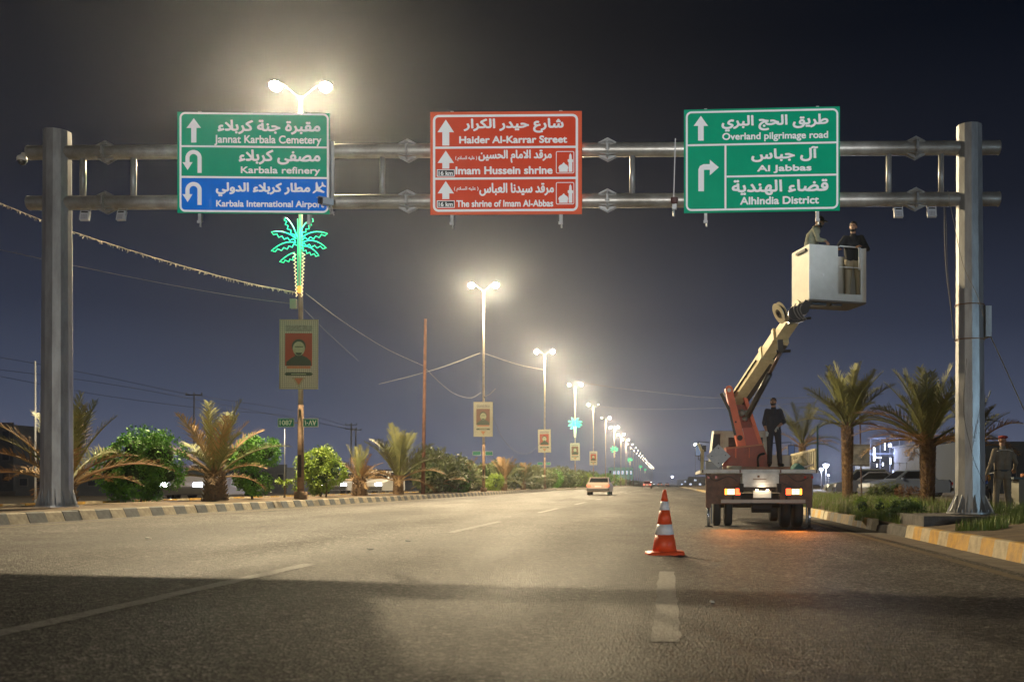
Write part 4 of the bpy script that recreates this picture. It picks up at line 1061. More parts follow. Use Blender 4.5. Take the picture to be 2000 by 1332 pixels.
# verge weeds and grass
def blades(name, lab, pts, hmin, hmax, m, seed, lean=.5, wid=.006):
    rg = random.Random(seed); b = MB()
    for (x, y, z) in pts:
        h = rg.uniform(hmin, hmax); a = rg.uniform(0, 6.28); d = Vector((math.cos(a), math.sin(a), 0)); w = Vector((-d.y, d.x, 0)) * wid
        p = Vector((x, y, z - .02)); l = rg.uniform(0, lean) * h
        b.add([p - w, p + w, p + d * l * .4 + Vector((0, 0, h * .6)) + w * .7, p + d * l + Vector((0, 0, h)), p + d * l * .4 + Vector((0, 0, h * .6)) - w * .7], [(0, 1, 2, 4), (4, 2, 3)])
    return stuff(b.build(name, m), lab, 'grass')
rg = random.Random(11); pts = []
for i in range(16000):
    y = 20.5 + 34 * rg.random() ** 1.6; x = RX + .25 + rg.random() ** 1.3 * 4.2
    if math.sin(x * 2.1 + y * .8) + math.sin(y * 1.7 - x) < -.6: continue
    pts.append((x, y, verge_z(x, y)))
blades('grass', 'green weeds covering the verge between right kerb and palms', pts, .12, .34, M_GRASS, 1)
pts = []
for (cx, cy, r, n) in ((7.3, 18.9, .8, 1800), (5.5, 17.0, .35, 700), (6.6, 17.9, .5, 800), (7.6, 17.3, .5, 500), (5.15, 23.3, .5, 900)):
    for i in range(n):
        a = rg.uniform(0, 6.28); rr0 = r * math.sqrt(rg.random()); x, y = cx + math.cos(a) * rr0 * 1.3, cy + math.sin(a) * rr0
        if 4.9 < x < 7 and 18.75 < y < 21: continue
        pts.append((x, y, verge_z(x, y)))
blades('grass', 'grass tufts around the concrete footing at right', pts, .08, .26, M_GRASS, 2)
shrub('low leafy weed bush spilling over the sunken kerb block', 1768, 1018, .0112, [(0, 0, .18, .26), (.28, .1, .2, .24), (-.25, 0, .14, .2), (.1, .1, .3, .2)], (), mat('weed_leaf', (.11, .20, .05), .6, col2=(.05, .10, .025), scale=6), 2600, .05, 21, 'weeds on the right verge', core=True, nm='weed_bush')
shrub('yellow-green weed patch by the kerb right of the truck', 1718, 1000, .0125, [(0, 0, .14, .22), (.4, .1, .16, .26), (-.4, .1, .14, .24), (.8, .2, .14, .25)], (), M_LEAF2, 2600, .05, 22, 'weeds on the right verge', core=True, nm='weed_bush')
shrub('dull olive bush behind the weeds, near the pole sign', 1722, 972, .021, [(0, 0, .3, .38), (.5, 0, .35, .36), (-.4, 0, .25, .3)], (), M_LEAF3, 2600, .07, 23, 'weeds on the right verge', core=True, nm='weed_bush')
shrub('reddish dry bush left of the ragged palm', 1765, 975, .0185, [(0, 0, .25, .32), (.4, 0, .2, .3)], (), mat('dry_bush', (.16, .085, .045), .8), 1400, .07, 24, 'weeds on the right verge', core=False, nm='weed_bush')
shrub('dark bush at the right picture edge beside the uniformed man', 2002, 1025, .0115, [(0, 0, .25, .3), (-.3, 0, .15, .22), (.3, 0, .3, .35)], (), M_LEAF3, 2600, .05, 25, 'weeds on the right verge', core=True, nm='weed_bush')
mb = MB(); mb.smooth = True
mb.ball((7.0, 17.3, .12), (.8, .55, .22), 16, 10); tag(mb.build('soil_mound', M_SOIL), 'small mound of bare soil behind the kerb at lower right', 'soil mound')

# litter on the road
for lab, px, py in (('white paper scrap on the road left of centre, nearest the median', 290, 1052), ('pale scrap of litter left of the lane marking', 723, 1073), ('pale scrap of litter right of the other one', 797, 1057), ('white speck of litter on the asphalt right of the cone shadow', 1391, 1177)):
    s = CZ / (py - HY); 
    for _ in range(4): s = (CZ - road_z((px - HX) * s)) / (py - HY)
    q = P(px, py, s); b = MB(); b.box((0, 0, .012), (.10 if s > .005 else .035, .06 if s > .005 else .03, .015), (.15, .2, .5), .7)
    tag(b.build('litter', mat('paper', (.6, .58, .52), .8), None, q), lab, 'litter', 'litter on the road')
# ------------------------------------------------------------------ boom truck
M_TW = mat('truck_white', (.72, .71, .68), .5, col2=(.50, .47, .43), scale=4, bump=.1)
M_TBR = mat('truck_brown_undercoat', (.17, .08, .05), .6, col2=(.09, .045, .03), scale=5)
M_TRED = mat('boom_red', (.68, .12, .035), .42, col2=(.52, .09, .03), scale=3)
M_TRED2 = mat('turret_red', (.32, .045, .022), .45, col2=(.19, .028, .016), scale=4)
M_CREAM = mat('boom_cream', (.66, .57, .34), .5, col2=(.50, .42, .24), scale=4)
M_HYD = mat('hydraulic_dark', (.03, .03, .032), .35, .3)
M_RUB = mat('tyre_rubber', (.022, .021, .02), .75, bump=.3, bscale=50)
M_TBUSH = mat('truck_dark_frame', (.03, .022, .02), .7)
TX, TY = 2.09, 21.85
trk = thing('boom_truck', 'white truck with red and cream boom lift and raised basket, hazard lights on', 'truck', (TX, TY, 0), (0, 0, 0))
def T(px, py, s): q = P(px, py, s); return Vector((q.x - TX, q.y - TY, q.z))
def part(b, name, m, par=None): return b.build(name, m, par if par is not None else trk)
SR = .0115
# deck
b = MB(); b.box((0, 2.3, 1.235), (2.62, 4.5, .07)); deck = part(b, 'deck', M_TW)
b = MB(); b.box((0, .02, 1.235), (2.63, .05, .085)); part(b, 'rear_sill', M_TW, deck)
b = MB(); b.box((.25, 2.6, 1.315), (2.0, 2.6, .09)); part(b, 'deck_step', M_TBR, deck)
# rear centre panel, aprons
b = MB(); b.box((0.02, -.02, 1.05), (.82, .03, .30)); b.box((.02, -.03, .895), (.90, .05, .025)); part(b, 'rear_panel', M_TW)
for x0, x1 in ((1380, 1446), (1523, 1586)):
    a, c = T(x0, 926, SR), T(x1, 984, SR)
    b = MB(); b.box(((a.x + c.x) / 2, .02, (a.z + c.z) / 2), (c.x - a.x, .03, a.z - c.z)); b.box(((a.x + c.x) / 2, .03, a.z - .03), (c.x - a.x + .04, .06, .06)); part(b, 'rear_apron', M_TBR)
b = MB()
for x in (-.42, .42): b.box((x, 2.6, .86), (.09, 5.6, .2))
for y in (.3, 1.8, 3.4, 5.0): b.box((0, y, .86), (.78, .08, .12))
part(b, 'chassis', M_TBUSH)
b = MB(); a, c = T(1408, 975, SR), T(1572, 982, SR); b.box(((a.x + c.x) / 2, -.06, (a.z + c.z) / 2), (c.x - a.x, .07, .075)); part(b, 'rear_bumper', mat('bumper_grey', (.30, .25, .22), .45, .3))
b = MB(); b.box((-.6, .0, .68), (.05, .05, .26)); b.box((.6, .0, .68), (.05, .05, .26)); part(b, 'bumper_bracket', M_TBUSH)
M_TAIL = mat('tail_amber', (.8, .3, .1), .4, emit=(1.0, .30, .02), estr=6.0)
M_TAILW = mat('tail_core', (.9, .7, .5), .4, emit=(1.0, .62, .24), estr=4.5)
M_TAILR = mat('tail_red', (.6, .03, .02), .35, emit=(1.0, .08, .02), estr=5.0)
for x0, x1, sd in ((1415, 1446, 1), (1534, 1566, -1)):
    a, c = T(x0, 953, SR), T(x1, 967, SR); w = c.x - a.x; h = a.z - c.z; cx, cz = (a.x + c.x) / 2, (a.z + c.z) / 2
    b = MB(); b.box((cx, -.02, cz), (w + .03, .05, h + .03)); tl = part(b, 'tail_light', M_BLACK)
    b = MB(); b.box((cx - sd * w * .22, -.055, cz), (w * .22, .03, h * .75)); b.box((cx + sd * w * .02, -.055, cz), (w * .2, .03, h * .75)); part(b, 'indicator_lens', M_TAILW, tl)
    b = MB(); b.box((cx - sd * w * .42, -.052, cz), (w * .12, .03, h * .8)); part(b, 'amber_lens', M_TAIL, tl)
    b = MB(); b.box((cx + sd * w * .33, -.052, cz), (w * .3, .03, h * .85)); part(b, 'red_lens', M_TAILR, tl)
    add_light('tail_light_glow', 'SPOT', (TX + cx, TY - .10, cz), 190.0, (1.0, .25, .03), .06, (TX + cx, TY - 1.9, 0), 70, 1.0)
a, c = T(1471, 958, SR), T(1506, 972, SR)
b = MB(); b.box(((a.x + c.x) / 2, .0, (a.z + c.z) / 2), (c.x - a.x, .015, a.z - c.z)); part(b, 'number_plate', mat('plate_lit', (.75, .73, .66), .5))
for dx in (-.12, .12):
    b = MB(); b.box(((a.x + c.x) / 2 + dx, -.03, a.z + .015), (.06, .04, .025)); part(b, 'plate_lamp', mat('plate_lamp', (.9, .8, .6), .5, emit=(1, .72, .4), estr=9))
add_light('plate_lamp_light', 'POINT', (TX + (a.x + c.x) / 2, TY - .14, a.z + .06), 2.6, (1, .80, .55), .05)
# under-body clutter
b = MB(); b.box((-.05, .35, .66), (1.0, .3, .16)); b.cyl((-.1, .9, .45), (.35, .9, .45), .17, n=14); part(b, 'axle_housing', M_TBUSH)
b = MB(); b.tube(catm([(-.55, .1, .75), (-.3, .08, .70), (0, .08, .74), (.35, .1, .71), (.6, .1, .76)]), .015, 6); b.tube(catm([(.3, .0, 1.1), (.55, -.01, .95), (.75, 0, .88)]), .008, 5); part(b, 'hose', M_BLACK)
b = MB(); b.smooth = True; b.cyl((-1.0, 1.15, .45), (1.0, 1.15, .45), .06, n=10); part(b, 'rear_axle', M_TBUSH)
# wheels
def wheel(x, y, r, w, par=trk):
    b = MB(); b.smooth = True
    M = Matrix.Translation((x, y, r + road_z(TX + x) - .01)) @ Matrix.Rotation(R(90), 4, 'Y')
    b.lathe([(r * .58, -w / 2), (r * .9, -w / 2), (r * .98, -w * .36), (r, -w * .2), (r, w * .2), (r * .98, w * .36), (r * .9, w / 2), (r * .58, w / 2)], 28, M)
    t = b.build('tyre', M_RUB, par)
    b = MB(); b.lathe([(r * .56, -w * .3), (r * .58, -w * .45), (r * .58, w * .45), (r * .3, w * .2)], 20, M); b.build('rim', mat('rim_grey', (.18, .15, .13), .6), t)
for x0, x1 in ((-1.01, -.82), (-.74, -.55), (.57, .81), (.87, 1.10)): wheel((x0 + x1) / 2, 1.15, .395, x1 - x0 - .01)
for x in (-.78, .82): wheel(x, 4.7, .38, .21)
b = MB(); 
for sd in (-1, 1): b.box((sd * .8, 1.7, .98), (.56, .02, .30))
part(b, 'mud_flap', M_TBUSH)
# outriggers
for sd, px, yb, r in ((-1, 1384, 990, .045), (1, 1582, 995, .05)):
    q = T(px, 925, SR); zb = road_z(TX + q.x)
    b = MB(); b.box((q.x, .12, (q.z + .42) / 2), (.12, .14, q.z - .42)); og = part(b, 'outrigger', M_TBR)
    b = MB(); b.smooth = True; b.cyl((q.x, .12, zb + .03), (q.x, .12, .45), .036, n=12); part(b, 'ram', mat('chrome_ram', (.62, .68, .75), .22, .9), og)
    b = MB(); b.box((q.x - sd * .065, .1, .27), (.03, .04, .40)); part(b, 'ram_guard', mat('ram_guard', (.12, .13, .14), .5, .5), og)
    b = MB(); b.cyl((q.x, .12, zb + .002), (q.x, .12, zb + .035), .095, .07, n=14); part(b, 'foot', M_TBUSH, og)
# side lockers and right hand white side panel
a = T(1597, 930, SR); b = MB(); b.box((1.24, 1.2, .92), (.05, 1.5, .46)); part(b, 'side_locker', mat('locker_grey', (.30, .32, .36), .5))
# cab
CYs = .0142; cy0 = FOC * CYs - TY
def cab_sec(y, hw, z0, z1, tw): return [(-hw, y, z0), (hw, y, z0), (hw, y, z0 + (z1 - z0) * .52), (hw * tw, y, z1), (-hw * tw, y, z1), (-hw, y, z0 + (z1 - z0) * .52)]
b = MB(); secs = [cab_sec(cy0, .86, .75, 2.42, .90), cab_sec(cy0 + .9, .88, .75, 2.46, .90), cab_sec(cy0 + 1.35, .88, .75, 2.35, .84), cab_sec(cy0 + 1.75, .87, .7, 1.65, .97)]
vs = [p for s_ in secs for p in s_]
fs = [tuple(range(6))] + [tuple(reversed(range(18, 24)))] + [(i * 6 + k, (i + 1) * 6 + k, (i + 1) * 6 + (k + 1) % 6, i * 6 + (k + 1) % 6) for i in range(3) for k in range(6)]
b.add(vs, fs); cab = part(b, 'cab', mat('cab_cream', (.42, .40, .33), .5, col2=(.30, .28, .23), scale=4))
b = MB(); b.box((0.1, cy0 - .012, 2.05), (.95, .02, .38)); part(b, 'rear_window', mat('dark_glass', (.01, .012, .015), .12), cab)
b = MB(); b.add([(-.865, cy0 + .25, 1.62), (-.885, cy0 + 1.2, 1.62), (-.80, cy0 + 1.15, 2.25), (-.79, cy0 + .25, 2.3)], [(0, 1, 2, 3)]); part(b, 'side_window', mat('dark_glass', (.01, .012, .015), .12), cab)
b = MB(); b.add([(-.857, cy0 - .006, 1.66), (-.62, cy0 - .006, 1.66), (-.60, cy0 - .006, 2.34), (-.79, cy0 - .006, 2.34)], [(0, 1, 2, 3)]); part(b, 'corner_window', mat('dark_glass', (.01, .012, .015), .12), cab)
for sd, hgt in ((-1, 1.95), (1, 1.93)):
    X = -1.17 if sd < 0 else 1.50
    b = MB(); b.tube([(sd * .85, cy0 + 1.2, hgt + .2), (X, cy0 + 1.1, hgt + .22), (X, cy0 + 1.1, hgt - .3), (sd * .86, cy0 + 1.2, hgt - .35)], .014, 6); ma = part(b, 'mirror_arm', M_BLACK, cab)
    b = MB(); b.box((X, cy0 + 1.06, hgt - .03), (.20, .05, .34)); part(b, 'mirror', M_BLACK, cab)
    b = MB(); b.box((X, cy0 + 1.03, hgt - .03), (.165, .01, .29)); part(b, 'mirror_glass', mat('mirror_glass', (.55, .7, .9), .08, 1.0), cab)  # blue of the reflection put into the glass colour
# left front corner post with cream guard
b = MB(); b.beam(T(1371, 924, .0116), T(1372, 880, .0118), .07, .07); b.beam(T(1372, 884, .0118), T(1364, 866, .0118), .09, .06); part(b, 'corner_post', M_CREAM)
b = MB(); q = T(1375, 876, .0118); b.box(q, (.10, .06, .14)); b.box(T(1370, 895, .0118), (.06, .05, .2)); part(b, 'work_lamp', M_BLACK)
# right side rack
rk = None
b = MB(); b.box((1.27, 2.2, 1.725), (.045, 4.3, .05)); b.box((1.27, 2.2, 1.285), (.045, 4.3, .05)); rack = part(b, 'side_rack', M_CREAM)
for i in range(13):
    b = MB(); b.box((1.27, .1 + i * .35, 1.5), (.03, .12, .40)); part(b, 'slat', M_CREAM, rack)
b = MB(); b.cyl((1.30, .0, 1.27), (1.30, .0, 2.26), .022, n=8); part(b, 'stake', mat('green_stake', (.02, .06, .05), .5))
# front board behind the cab
b = MB(); b.box((.55, 4.35, 1.50), (1.5, .05, .46)); part(b, 'front_board', mat('board_grey', (.30, .32, .33), .6))
# turret: red trough
ty = 2.3; st_ = (TY + ty) / FOC
def Tq(px, py): return T(px, py, st_)
b = MB()
lo_ = [Tq(1408, 914), Tq(1505, 914)]; mid = [Tq(1420, 893), Tq(1500, 893)]; tp_ = [Tq(1418, 873), Tq(1490, 868)]
for (A_, B_, C_, D_) in ((lo_[0], lo_[1], mid[1], mid[0]), (mid[0], mid[1], tp_[1], tp_[0])):
    d = Vector((0, .9, 0)); vs = [A_, B_, C_, D_, A_ + d, B_ + d, C_ + d, D_ + d]
    b.add(vs, [(0, 1, 2, 3), (7, 6, 5, 4), (0, 4, 5, 1), (1, 5, 6, 2), (2, 6, 7, 3), (3, 7, 4, 0)])
tur = part(b, 'turret', M_TRED2)
b = MB(); b.beam(Tq(1417, 876) + Vector((0, -.05, 0)), Tq(1491, 868) + Vector((0, -.05, 0)), .1, .035); part(b, 'turret_rim', mat('rim_orange', (.42, .14, .06), .5), tur)
b = MB()
for px, w in ((1437, .03), (1463, .02)): q = Tq(px, 884); b.box(q + Vector((0, -.03, 0)), (w, .05, .26))
part(b, 'turret_rib', M_TRED, tur)
b = MB(); b.tube(catm([Tq(1480, 912) + Vector((0, -.12, 0)), Tq(1479, 895) + Vector((0, -.16, 0)), Tq(1484, 888) + Vector((0, -.12, 0)), Tq(1492, 886) + Vector((0, -.06, 0))]), .03, 8); part(b, 'hose_bundle', M_BLACK, tur)
# lower boom: two side plates leaning left with cross plates
def slab(b, q, d): b.add(list(q) + [p + d for p in q], [(0, 1, 2, 3), (7, 6, 5, 4), (0, 4, 5, 1), (1, 5, 6, 2), (2, 6, 7, 3), (3, 7, 4, 0)])
dpt = Vector((0, .42, 0))
b = MB(); slab(b, [Tq(1441, 872), Tq(1458, 872), Tq(1431, 760), Tq(1417, 760)], dpt)
b.cyl(Tq(1424, 760) + Vector((0, -.003, 0)), Tq(1424, 760) + Vector((0, .425, 0)), .092, n=18)
lbm = part(b, 'lower_boom', M_TRED)
b = MB(); slab(b, [Tq(1483, 870), Tq(1490, 869), Tq(1460, 778), Tq(1452, 776)], dpt); part(b, 'side_plate', M_TRED, lbm)
b = MB(); slab(b, [Tq(1458, 870), Tq(1483, 870), Tq(1471, 834), Tq(1450, 836)], Vector((0, .03, 0))); part(b, 'cross_plate', mat('cross_plate_red', (.38, .055, .035), .45), lbm)
b = MB(); slab(b, [p + Vector((0, .36, 0)) for p in (Tq(1449, 836), Tq(1471, 834), Tq(1452, 776), Tq(1436, 780))], Vector((0, .03, 0))); part(b, 'back_plate', M_TRED2, lbm)
b = MB(); b.cyl(Tq(1445, 855) + Vector((0, -.006, 0)), Tq(1445, 855) + Vector((0, .0, 0)), .07, n=18); b.cyl(Tq(1437, 824) + Vector((0, -.006, 0)), Tq(1437, 824), .025, n=10); part(b, 'plate_hole', M_TBUSH, lbm)
b = MB(); b.cyl(Tq(1424, 762) + Vector((0, -.05, 0)), Tq(1424, 762) + Vector((0, .48, 0)), .05, n=14); b.cyl(Tq(1414, 770) + Vector((0, -.02, 0)), Tq(1414, 770) + Vector((0, .1, 0)), .045, n=10); part(b, 'pivot_pin', mat('pin_steel', (.35, .33, .30), .4, .6), lbm)
b = MB(); b.cyl(Tq(1466, 803) + Vector((0, .05, 0)), Tq(1440, 806) + Vector((0, .05, 0)), .045, n=10); b.ball(Tq(1449, 806), (.08, .1, .09)); b.ball(Tq(1455, 818), (.07, .08, .06)); part(b, 'cylinder_mount', mat('grey_casting', (.20, .20, .19), .5, .3), lbm)
b = MB(); b.beam(Tq(1408, 768), Tq(1424, 800), .05, .08); b.beam(Tq(1424, 800), Tq(1436, 850), .03, .06); part(b, 'hose_guide', M_BLACK, lbm)
# upper boom
A_ = T(1440, 782, .01285) + Vector((0, .22, 0)); B_ = T(1548, 622, .0116)
dv = (B_ - A_).normalized(); upv = Vector((-.50, -.66, .42)); upv = (upv - dv * upv.dot(dv)).normalized()
b = MB(); b.beam(A_, A_.lerp(B_, .80), .30, .34, upv); ub = part(b, 'upper_boom', M_CREAM)
b = MB(); b.beam(A_.lerp(B_, .62), B_, .25, .28, upv); part(b, 'inner_boom', M_CREAM, ub)
dv = (B_ - A_).normalized(); sv = dv.cross(upv).normalized()
b = MB(); o1 = -upv.normalized() * .155; b.beam(A_ + o1 + dv * .1, A_.lerp(B_, .78) + o1, .31, .12, upv); part(b, 'boom_underside_shade', mat('boom_shadow_paint', (.05, .045, .04), .5), ub)  # dark slab paints the boom's shaded lower face
b = MB(); b.beam(A_.lerp(B_, .56), A_.lerp(B_, .60), .36, .40, upv); b.beam(A_.lerp(B_, .78), A_.lerp(B_, .81), .35, .39, upv); part(b, 'boom_collar', M_CREAM, ub)
b = MB(); b.tube([A_ + upv * .19 + dv * .3, A_.lerp(B_, .5) + upv * .19], .02, 6); part(b, 'boom_hose', M_BLACK, ub)
# lift cylinder
c0, c1, c2 = T(1460, 812, .0124), T(1503, 730, .0119), T(1525, 688, .0117)
b = MB(); b.smooth = True; b.cyl(c0, c1, .075, .07, n=14); lc = part(b, 'lift_cylinder', M_HYD)
b = MB(); b.smooth = True; b.cyl(c1, c2, .04, .04, n=12); part(b, 'cylinder_rod', mat('rod_steel', (.12, .08, .07), .3, .6), lc)
b = MB(); b.cyl(c2 + Vector((-.1, 0, .02)), c2 + Vector((.22, 0, .03)), .035, n=8); b.beam(c2 + Vector((0, 0, 0)), c2 + Vector((-.02, 0, .28)), .12, .12); part(b, 'rod_eye', M_HYD, lc)
# reel
rc = T(1524, 611, .0113)
b = MB(); b.smooth = False
Mr = Matrix.Translation(rc) @ Matrix.Rotation(R(18), 4, 'Z') @ Matrix.Rotation(R(64), 4, 'Y') @ Matrix.Identity(4)
def ringm(r0, r1, z0, z1, n=28):
    vs = []; fs = []
    for r, z in ((r1, z0), (r1, z1), (r0, z1), (r0, z0)):
        for k in range(n): a = 2 * math.pi * k / n; vs.append((r * math.cos(a), r * math.sin(a), z))
    for i in range(4):
        for k in range(n): fs.append((i * n + k, i * n + (k + 1) % n, ((i + 1) % 4) * n + (k + 1) % n, ((i + 1) % 4) * n + k))
    return vs, fs
b.add(*ringm(.09, .235, -.05, -.035), Mr); b.add(*ringm(.09, .235, .035, .05), Mr); reel = part(b, 'hose_reel', mat('reel_cream', (.52, .46, .32), .5))
b = MB(); b.add(*ringm(.05, .10, -.06, .06, 16), Mr); part(b, 'reel_hub', M_HYD, reel)
b = MB(); b.add(*ringm(.10, .17, -.034, .034), Mr); part(b, 'wound_hose', M_BLACK, reel)
# knuckle
b = MB(); k0, k1 = T(1540, 628, .0114), T(1566, 592, .0113); b.beam(k0, k1, .22, .20, upv); kn = part(b, 'knuckle', M_CREAM)
b = MB(); q = T(1563, 612, .0113)
b.cyl(q + Vector((-.12, -.16, -.02)), q + Vector((-.12, .16, -.02)), .16, n=16); b.cyl(q + Vector((.05, -.13, .08)), q + Vector((.05, .13, .08)), .13, n=16)
b.box(q + Vector((-.1, 0, -.17)), (.34, .26, .08), (0, -.2, 0)); b.cyl(q + Vector((-.28, -.1, -.19)), q + Vector((.22, -.1, -.12)), .03, n=8); b.beam(q + Vector((.05, 0, .05)), q + Vector((.17, 0, .25)), .2, .16)
part(b, 'rotator', M_HYD, kn)
b = MB()
for dx, dy in ((-.12, -.16), (-.05, -.18), (.02, -.15)): b.tube(catm([q + Vector((dx, dy, .18)), q + Vector((dx - .05, dy - .03, .05)), q + Vector((dx + .02, dy - .02, -.1)), q + Vector((dx + .1, dy, -.16))]), .014, 6)
part(b, 'hydraulic_hose', mat('hose_grey', (.15, .14, .13), .5), kn)
# basket
bs = .0113; B0 = T(1580, 584, bs); yaw = R(-6)
M_BK = mat('basket_white', (.56, .58, .58), .5, col2=(.48, .50, .50), scale=3)
BM = Matrix.Translation(B0) @ Matrix.Rotation(R(17), 4, 'Z')
W_, D_, H_ = 1.40, .85, 1.21
gx0, gx1, gz0, gz1 = .70, 1.26, .155, H_
bk = bpy.data.objects.new('basket', None)
b = MB(); b.box((gx0 / 2, 0, H_ / 2), (gx0, .035, H_), M=BM); b.box(((gx0 + gx1) / 2, 0, gz0 / 2), (gx1 - gx0, .035, gz0), M=BM); b.box(((gx1 + W_) / 2, 0, H_ / 2), (W_ - gx1, .035, H_), M=BM)
bk = part(b, 'basket', M_BK)
b = MB(); b.box((.0175, D_ / 2 + .018, H_ / 2), (.035, D_, H_), M=BM); part(b, 'side_panel', mat('basket_side_warm_lit', (.62, .57, .46), .5, col2=(.54, .49, .40), scale=3), bk)  # warm tint of the lamplight put into this panel's colour
b = MB(); b.box((W_ - .0175, D_ / 2 + .018, H_ / 2), (.035, D_, H_), M=BM); b.box((W_ / 2, D_ + .04, H_ * .5), (W_, .035, H_), M=BM); part(b, 'rear_panel', M_BK, bk)
b = MB(); b.box((W_ / 2, D_ / 2 + .02, -.02), (W_, D_ + .06, .04), M=BM); part(b, 'floor', mat('basket_floor', (.12, .11, .10), .7), bk)
b = MB(); b.smooth = True
b.tube([BM @ Vector(p) for p in ((gx0 + .01, -.03, gz1 - .02), (gx0 + .04, -.04, gz1 + .0), (gx1 - .02, -.04, gz1 + .0))], .016, 8)
b.tube([BM @ Vector(p) for p in ((gx0 + .01, -.03, gz1 - .44), (gx0 + .04, -.04, gz1 - .46), (gx1 - .0, -.04, gz1 - .46))], .012, 8)
b.tube([BM @ Vector(p) for p in ((gx1 - .05, -.04, gz1), (gx1 - .05, -.04, gz1 - .5))], .018, 8); b.tube([BM @ Vector(p) for p in ((gx1 - .015, -.04, gz1), (gx1 - .015, -.04, gz1 - .5))], .012, 8)
part(b, 'gate_rail', mat('rail_white', (.55, .56, .57), .4), bk)
b = MB(); b.box((-.02, .35, H_ - .1), (.06, .5, .05), M=BM); b.box((W_ / 2, -.01, H_ + .006), (gx0 * 0 + .02, .02, .01), M=BM); b.box((.3, .2, -.07), (.35, .2, .07), M=BM); b.box((.75, .2, -.06), (.25, .12, .05), M=BM); part(b, 'bracket', M_HYD, bk)
b = MB(); b.ball((.33, -.02, .55), (.035, .012, .035), 12, 6, M=BM); part(b, 'cap', mat('cap_pale', (.62, .64, .66), .4), bk)
b = MB(); b.box((.005, -.022, .40), (.03, .01, .5), M=BM); part(b, 'reflector_strip', mat('strip_pale', (.7, .72, .74), .3), bk)

# small gear left on the deck and rear details
b = MB()
for x in (-1.15, -.98, 1.02, 1.18): b.box((x, -.005, 1.10), (.05, .01, .05))
part(b, 'reflector', mat('reflector_red', (.5, .03, .02), .25))
b = MB(); b.tube(catm([(-1.2, -.01, 1.19), (-1.0, -.02, 1.02), (-.7, -.015, 1.12), (-.5, -.02, 1.0)]), .009, 5); b.tube(catm([(.62, -.02, 1.16), (.85, -.03, 1.0), (1.1, -.02, 1.1)]), .008, 5); part(b, 'wiring', M_BLACK)
for x in (-1.28, -.44, .47, 1.28):
    b = MB(); b.box((x, -.012, 1.235), (.03, .02, .07)); part(b, 'hinge', M_TBR, deck)
b = MB(); b.box((0, -.038, 1.055), (.30, .004, .015)); b.box((-.03, -.038, 1.12), (.05, .004, .05)); part(b, 'rust_streak', mat('rust_streak', (.16, .08, .04), .8), trk)
b = MB(); b.box((0, 0, .1), (.38, .2, .2)); b.cyl((-.1, 0, .23), (.1, 0, .23), .012); tag(b.build('toolbox', mat('toolbox_grey', (.16, .18, .22), .5), None, (TX - 1.0, TY + .55, 1.27)), 'grey toolbox on the deck behind the diamond-shaped steel plate', 'toolbox')
b = MB(); b.smooth = True; b.add(*ringm(.10, .17, -.04, .04, 22), Matrix.Translation((0, 0, .05))); tag(b.build('rope_coil', M_WIRE_L, None, (TX - .55, TY + .35, 1.27)), 'pale coil of rope lying on the deck left of the turret', 'rope')
# outrigger pad leaning on the deck, sack and teal tarpaulin
pd = P(1403, 891, .0116)
o = thing('outrigger_pad', 'white square steel plate standing on one corner at left of truck deck', 'steel plate', (pd.x, pd.y - .05, pd.z), (R(-8), 0, 0))
b = MB(); b.box((0, 0, 0), (.385, .02, .385), (0, R(45), 0)); b.build('plate', mat('pad_white', (.50, .52, .54), .5, col2=(.38, .41, .44), scale=7), o)
for x, z in ((0, .18), (0, -.16), (.16, 0.02), (-.15, 0)):
    b = MB(); b.cyl((x, -.0125, z), (x, -.0105, z), .013, n=10); b.build('bolt_hole', M_BLACK, o)
def lump(name, lab, cat, px, py, s, r, m, seed):
    rg = random.Random(seed); b = MB(); b.smooth = True; b.ball((0, 0, 0), r, 18, 12)
    b.v = [(x + .035 * math.sin(19 * y + seed) + rg.uniform(-.008, .008), y, z + .03 * math.sin(23 * x + 7 * y + seed)) for x, y, z in b.v]
    return tag(b.build(name, m, None, P(px, py, s)), lab, cat)
lump('sack', 'cream sack lying on the truck deck by the side rack', 'sack', 1561, 902, .0121, (.17, .2, .12), mat('sackcloth', (.42, .38, .27), .9, bump=.4), 1)
lump('tarpaulin', 'crumpled teal tarpaulin on rear right deck edge', 'tarpaulin', 1556, 914, .0116, (.16, .13, .085), mat('teal_cloth', (.04, .13, .12), .8, bump=.4), 2)
b = MB(); b.tube([(-.15, 0, -.02), (.02, 0, .03), (.16, 0, .06)], [.02, .03, .02], 6); tag(b.build('steel_bar', mat('bar_pale', (.4, .38, .4), .5), None, P(1578, 912, .0116)), 'short pale bar lying beside the teal tarpaulin', 'bar')
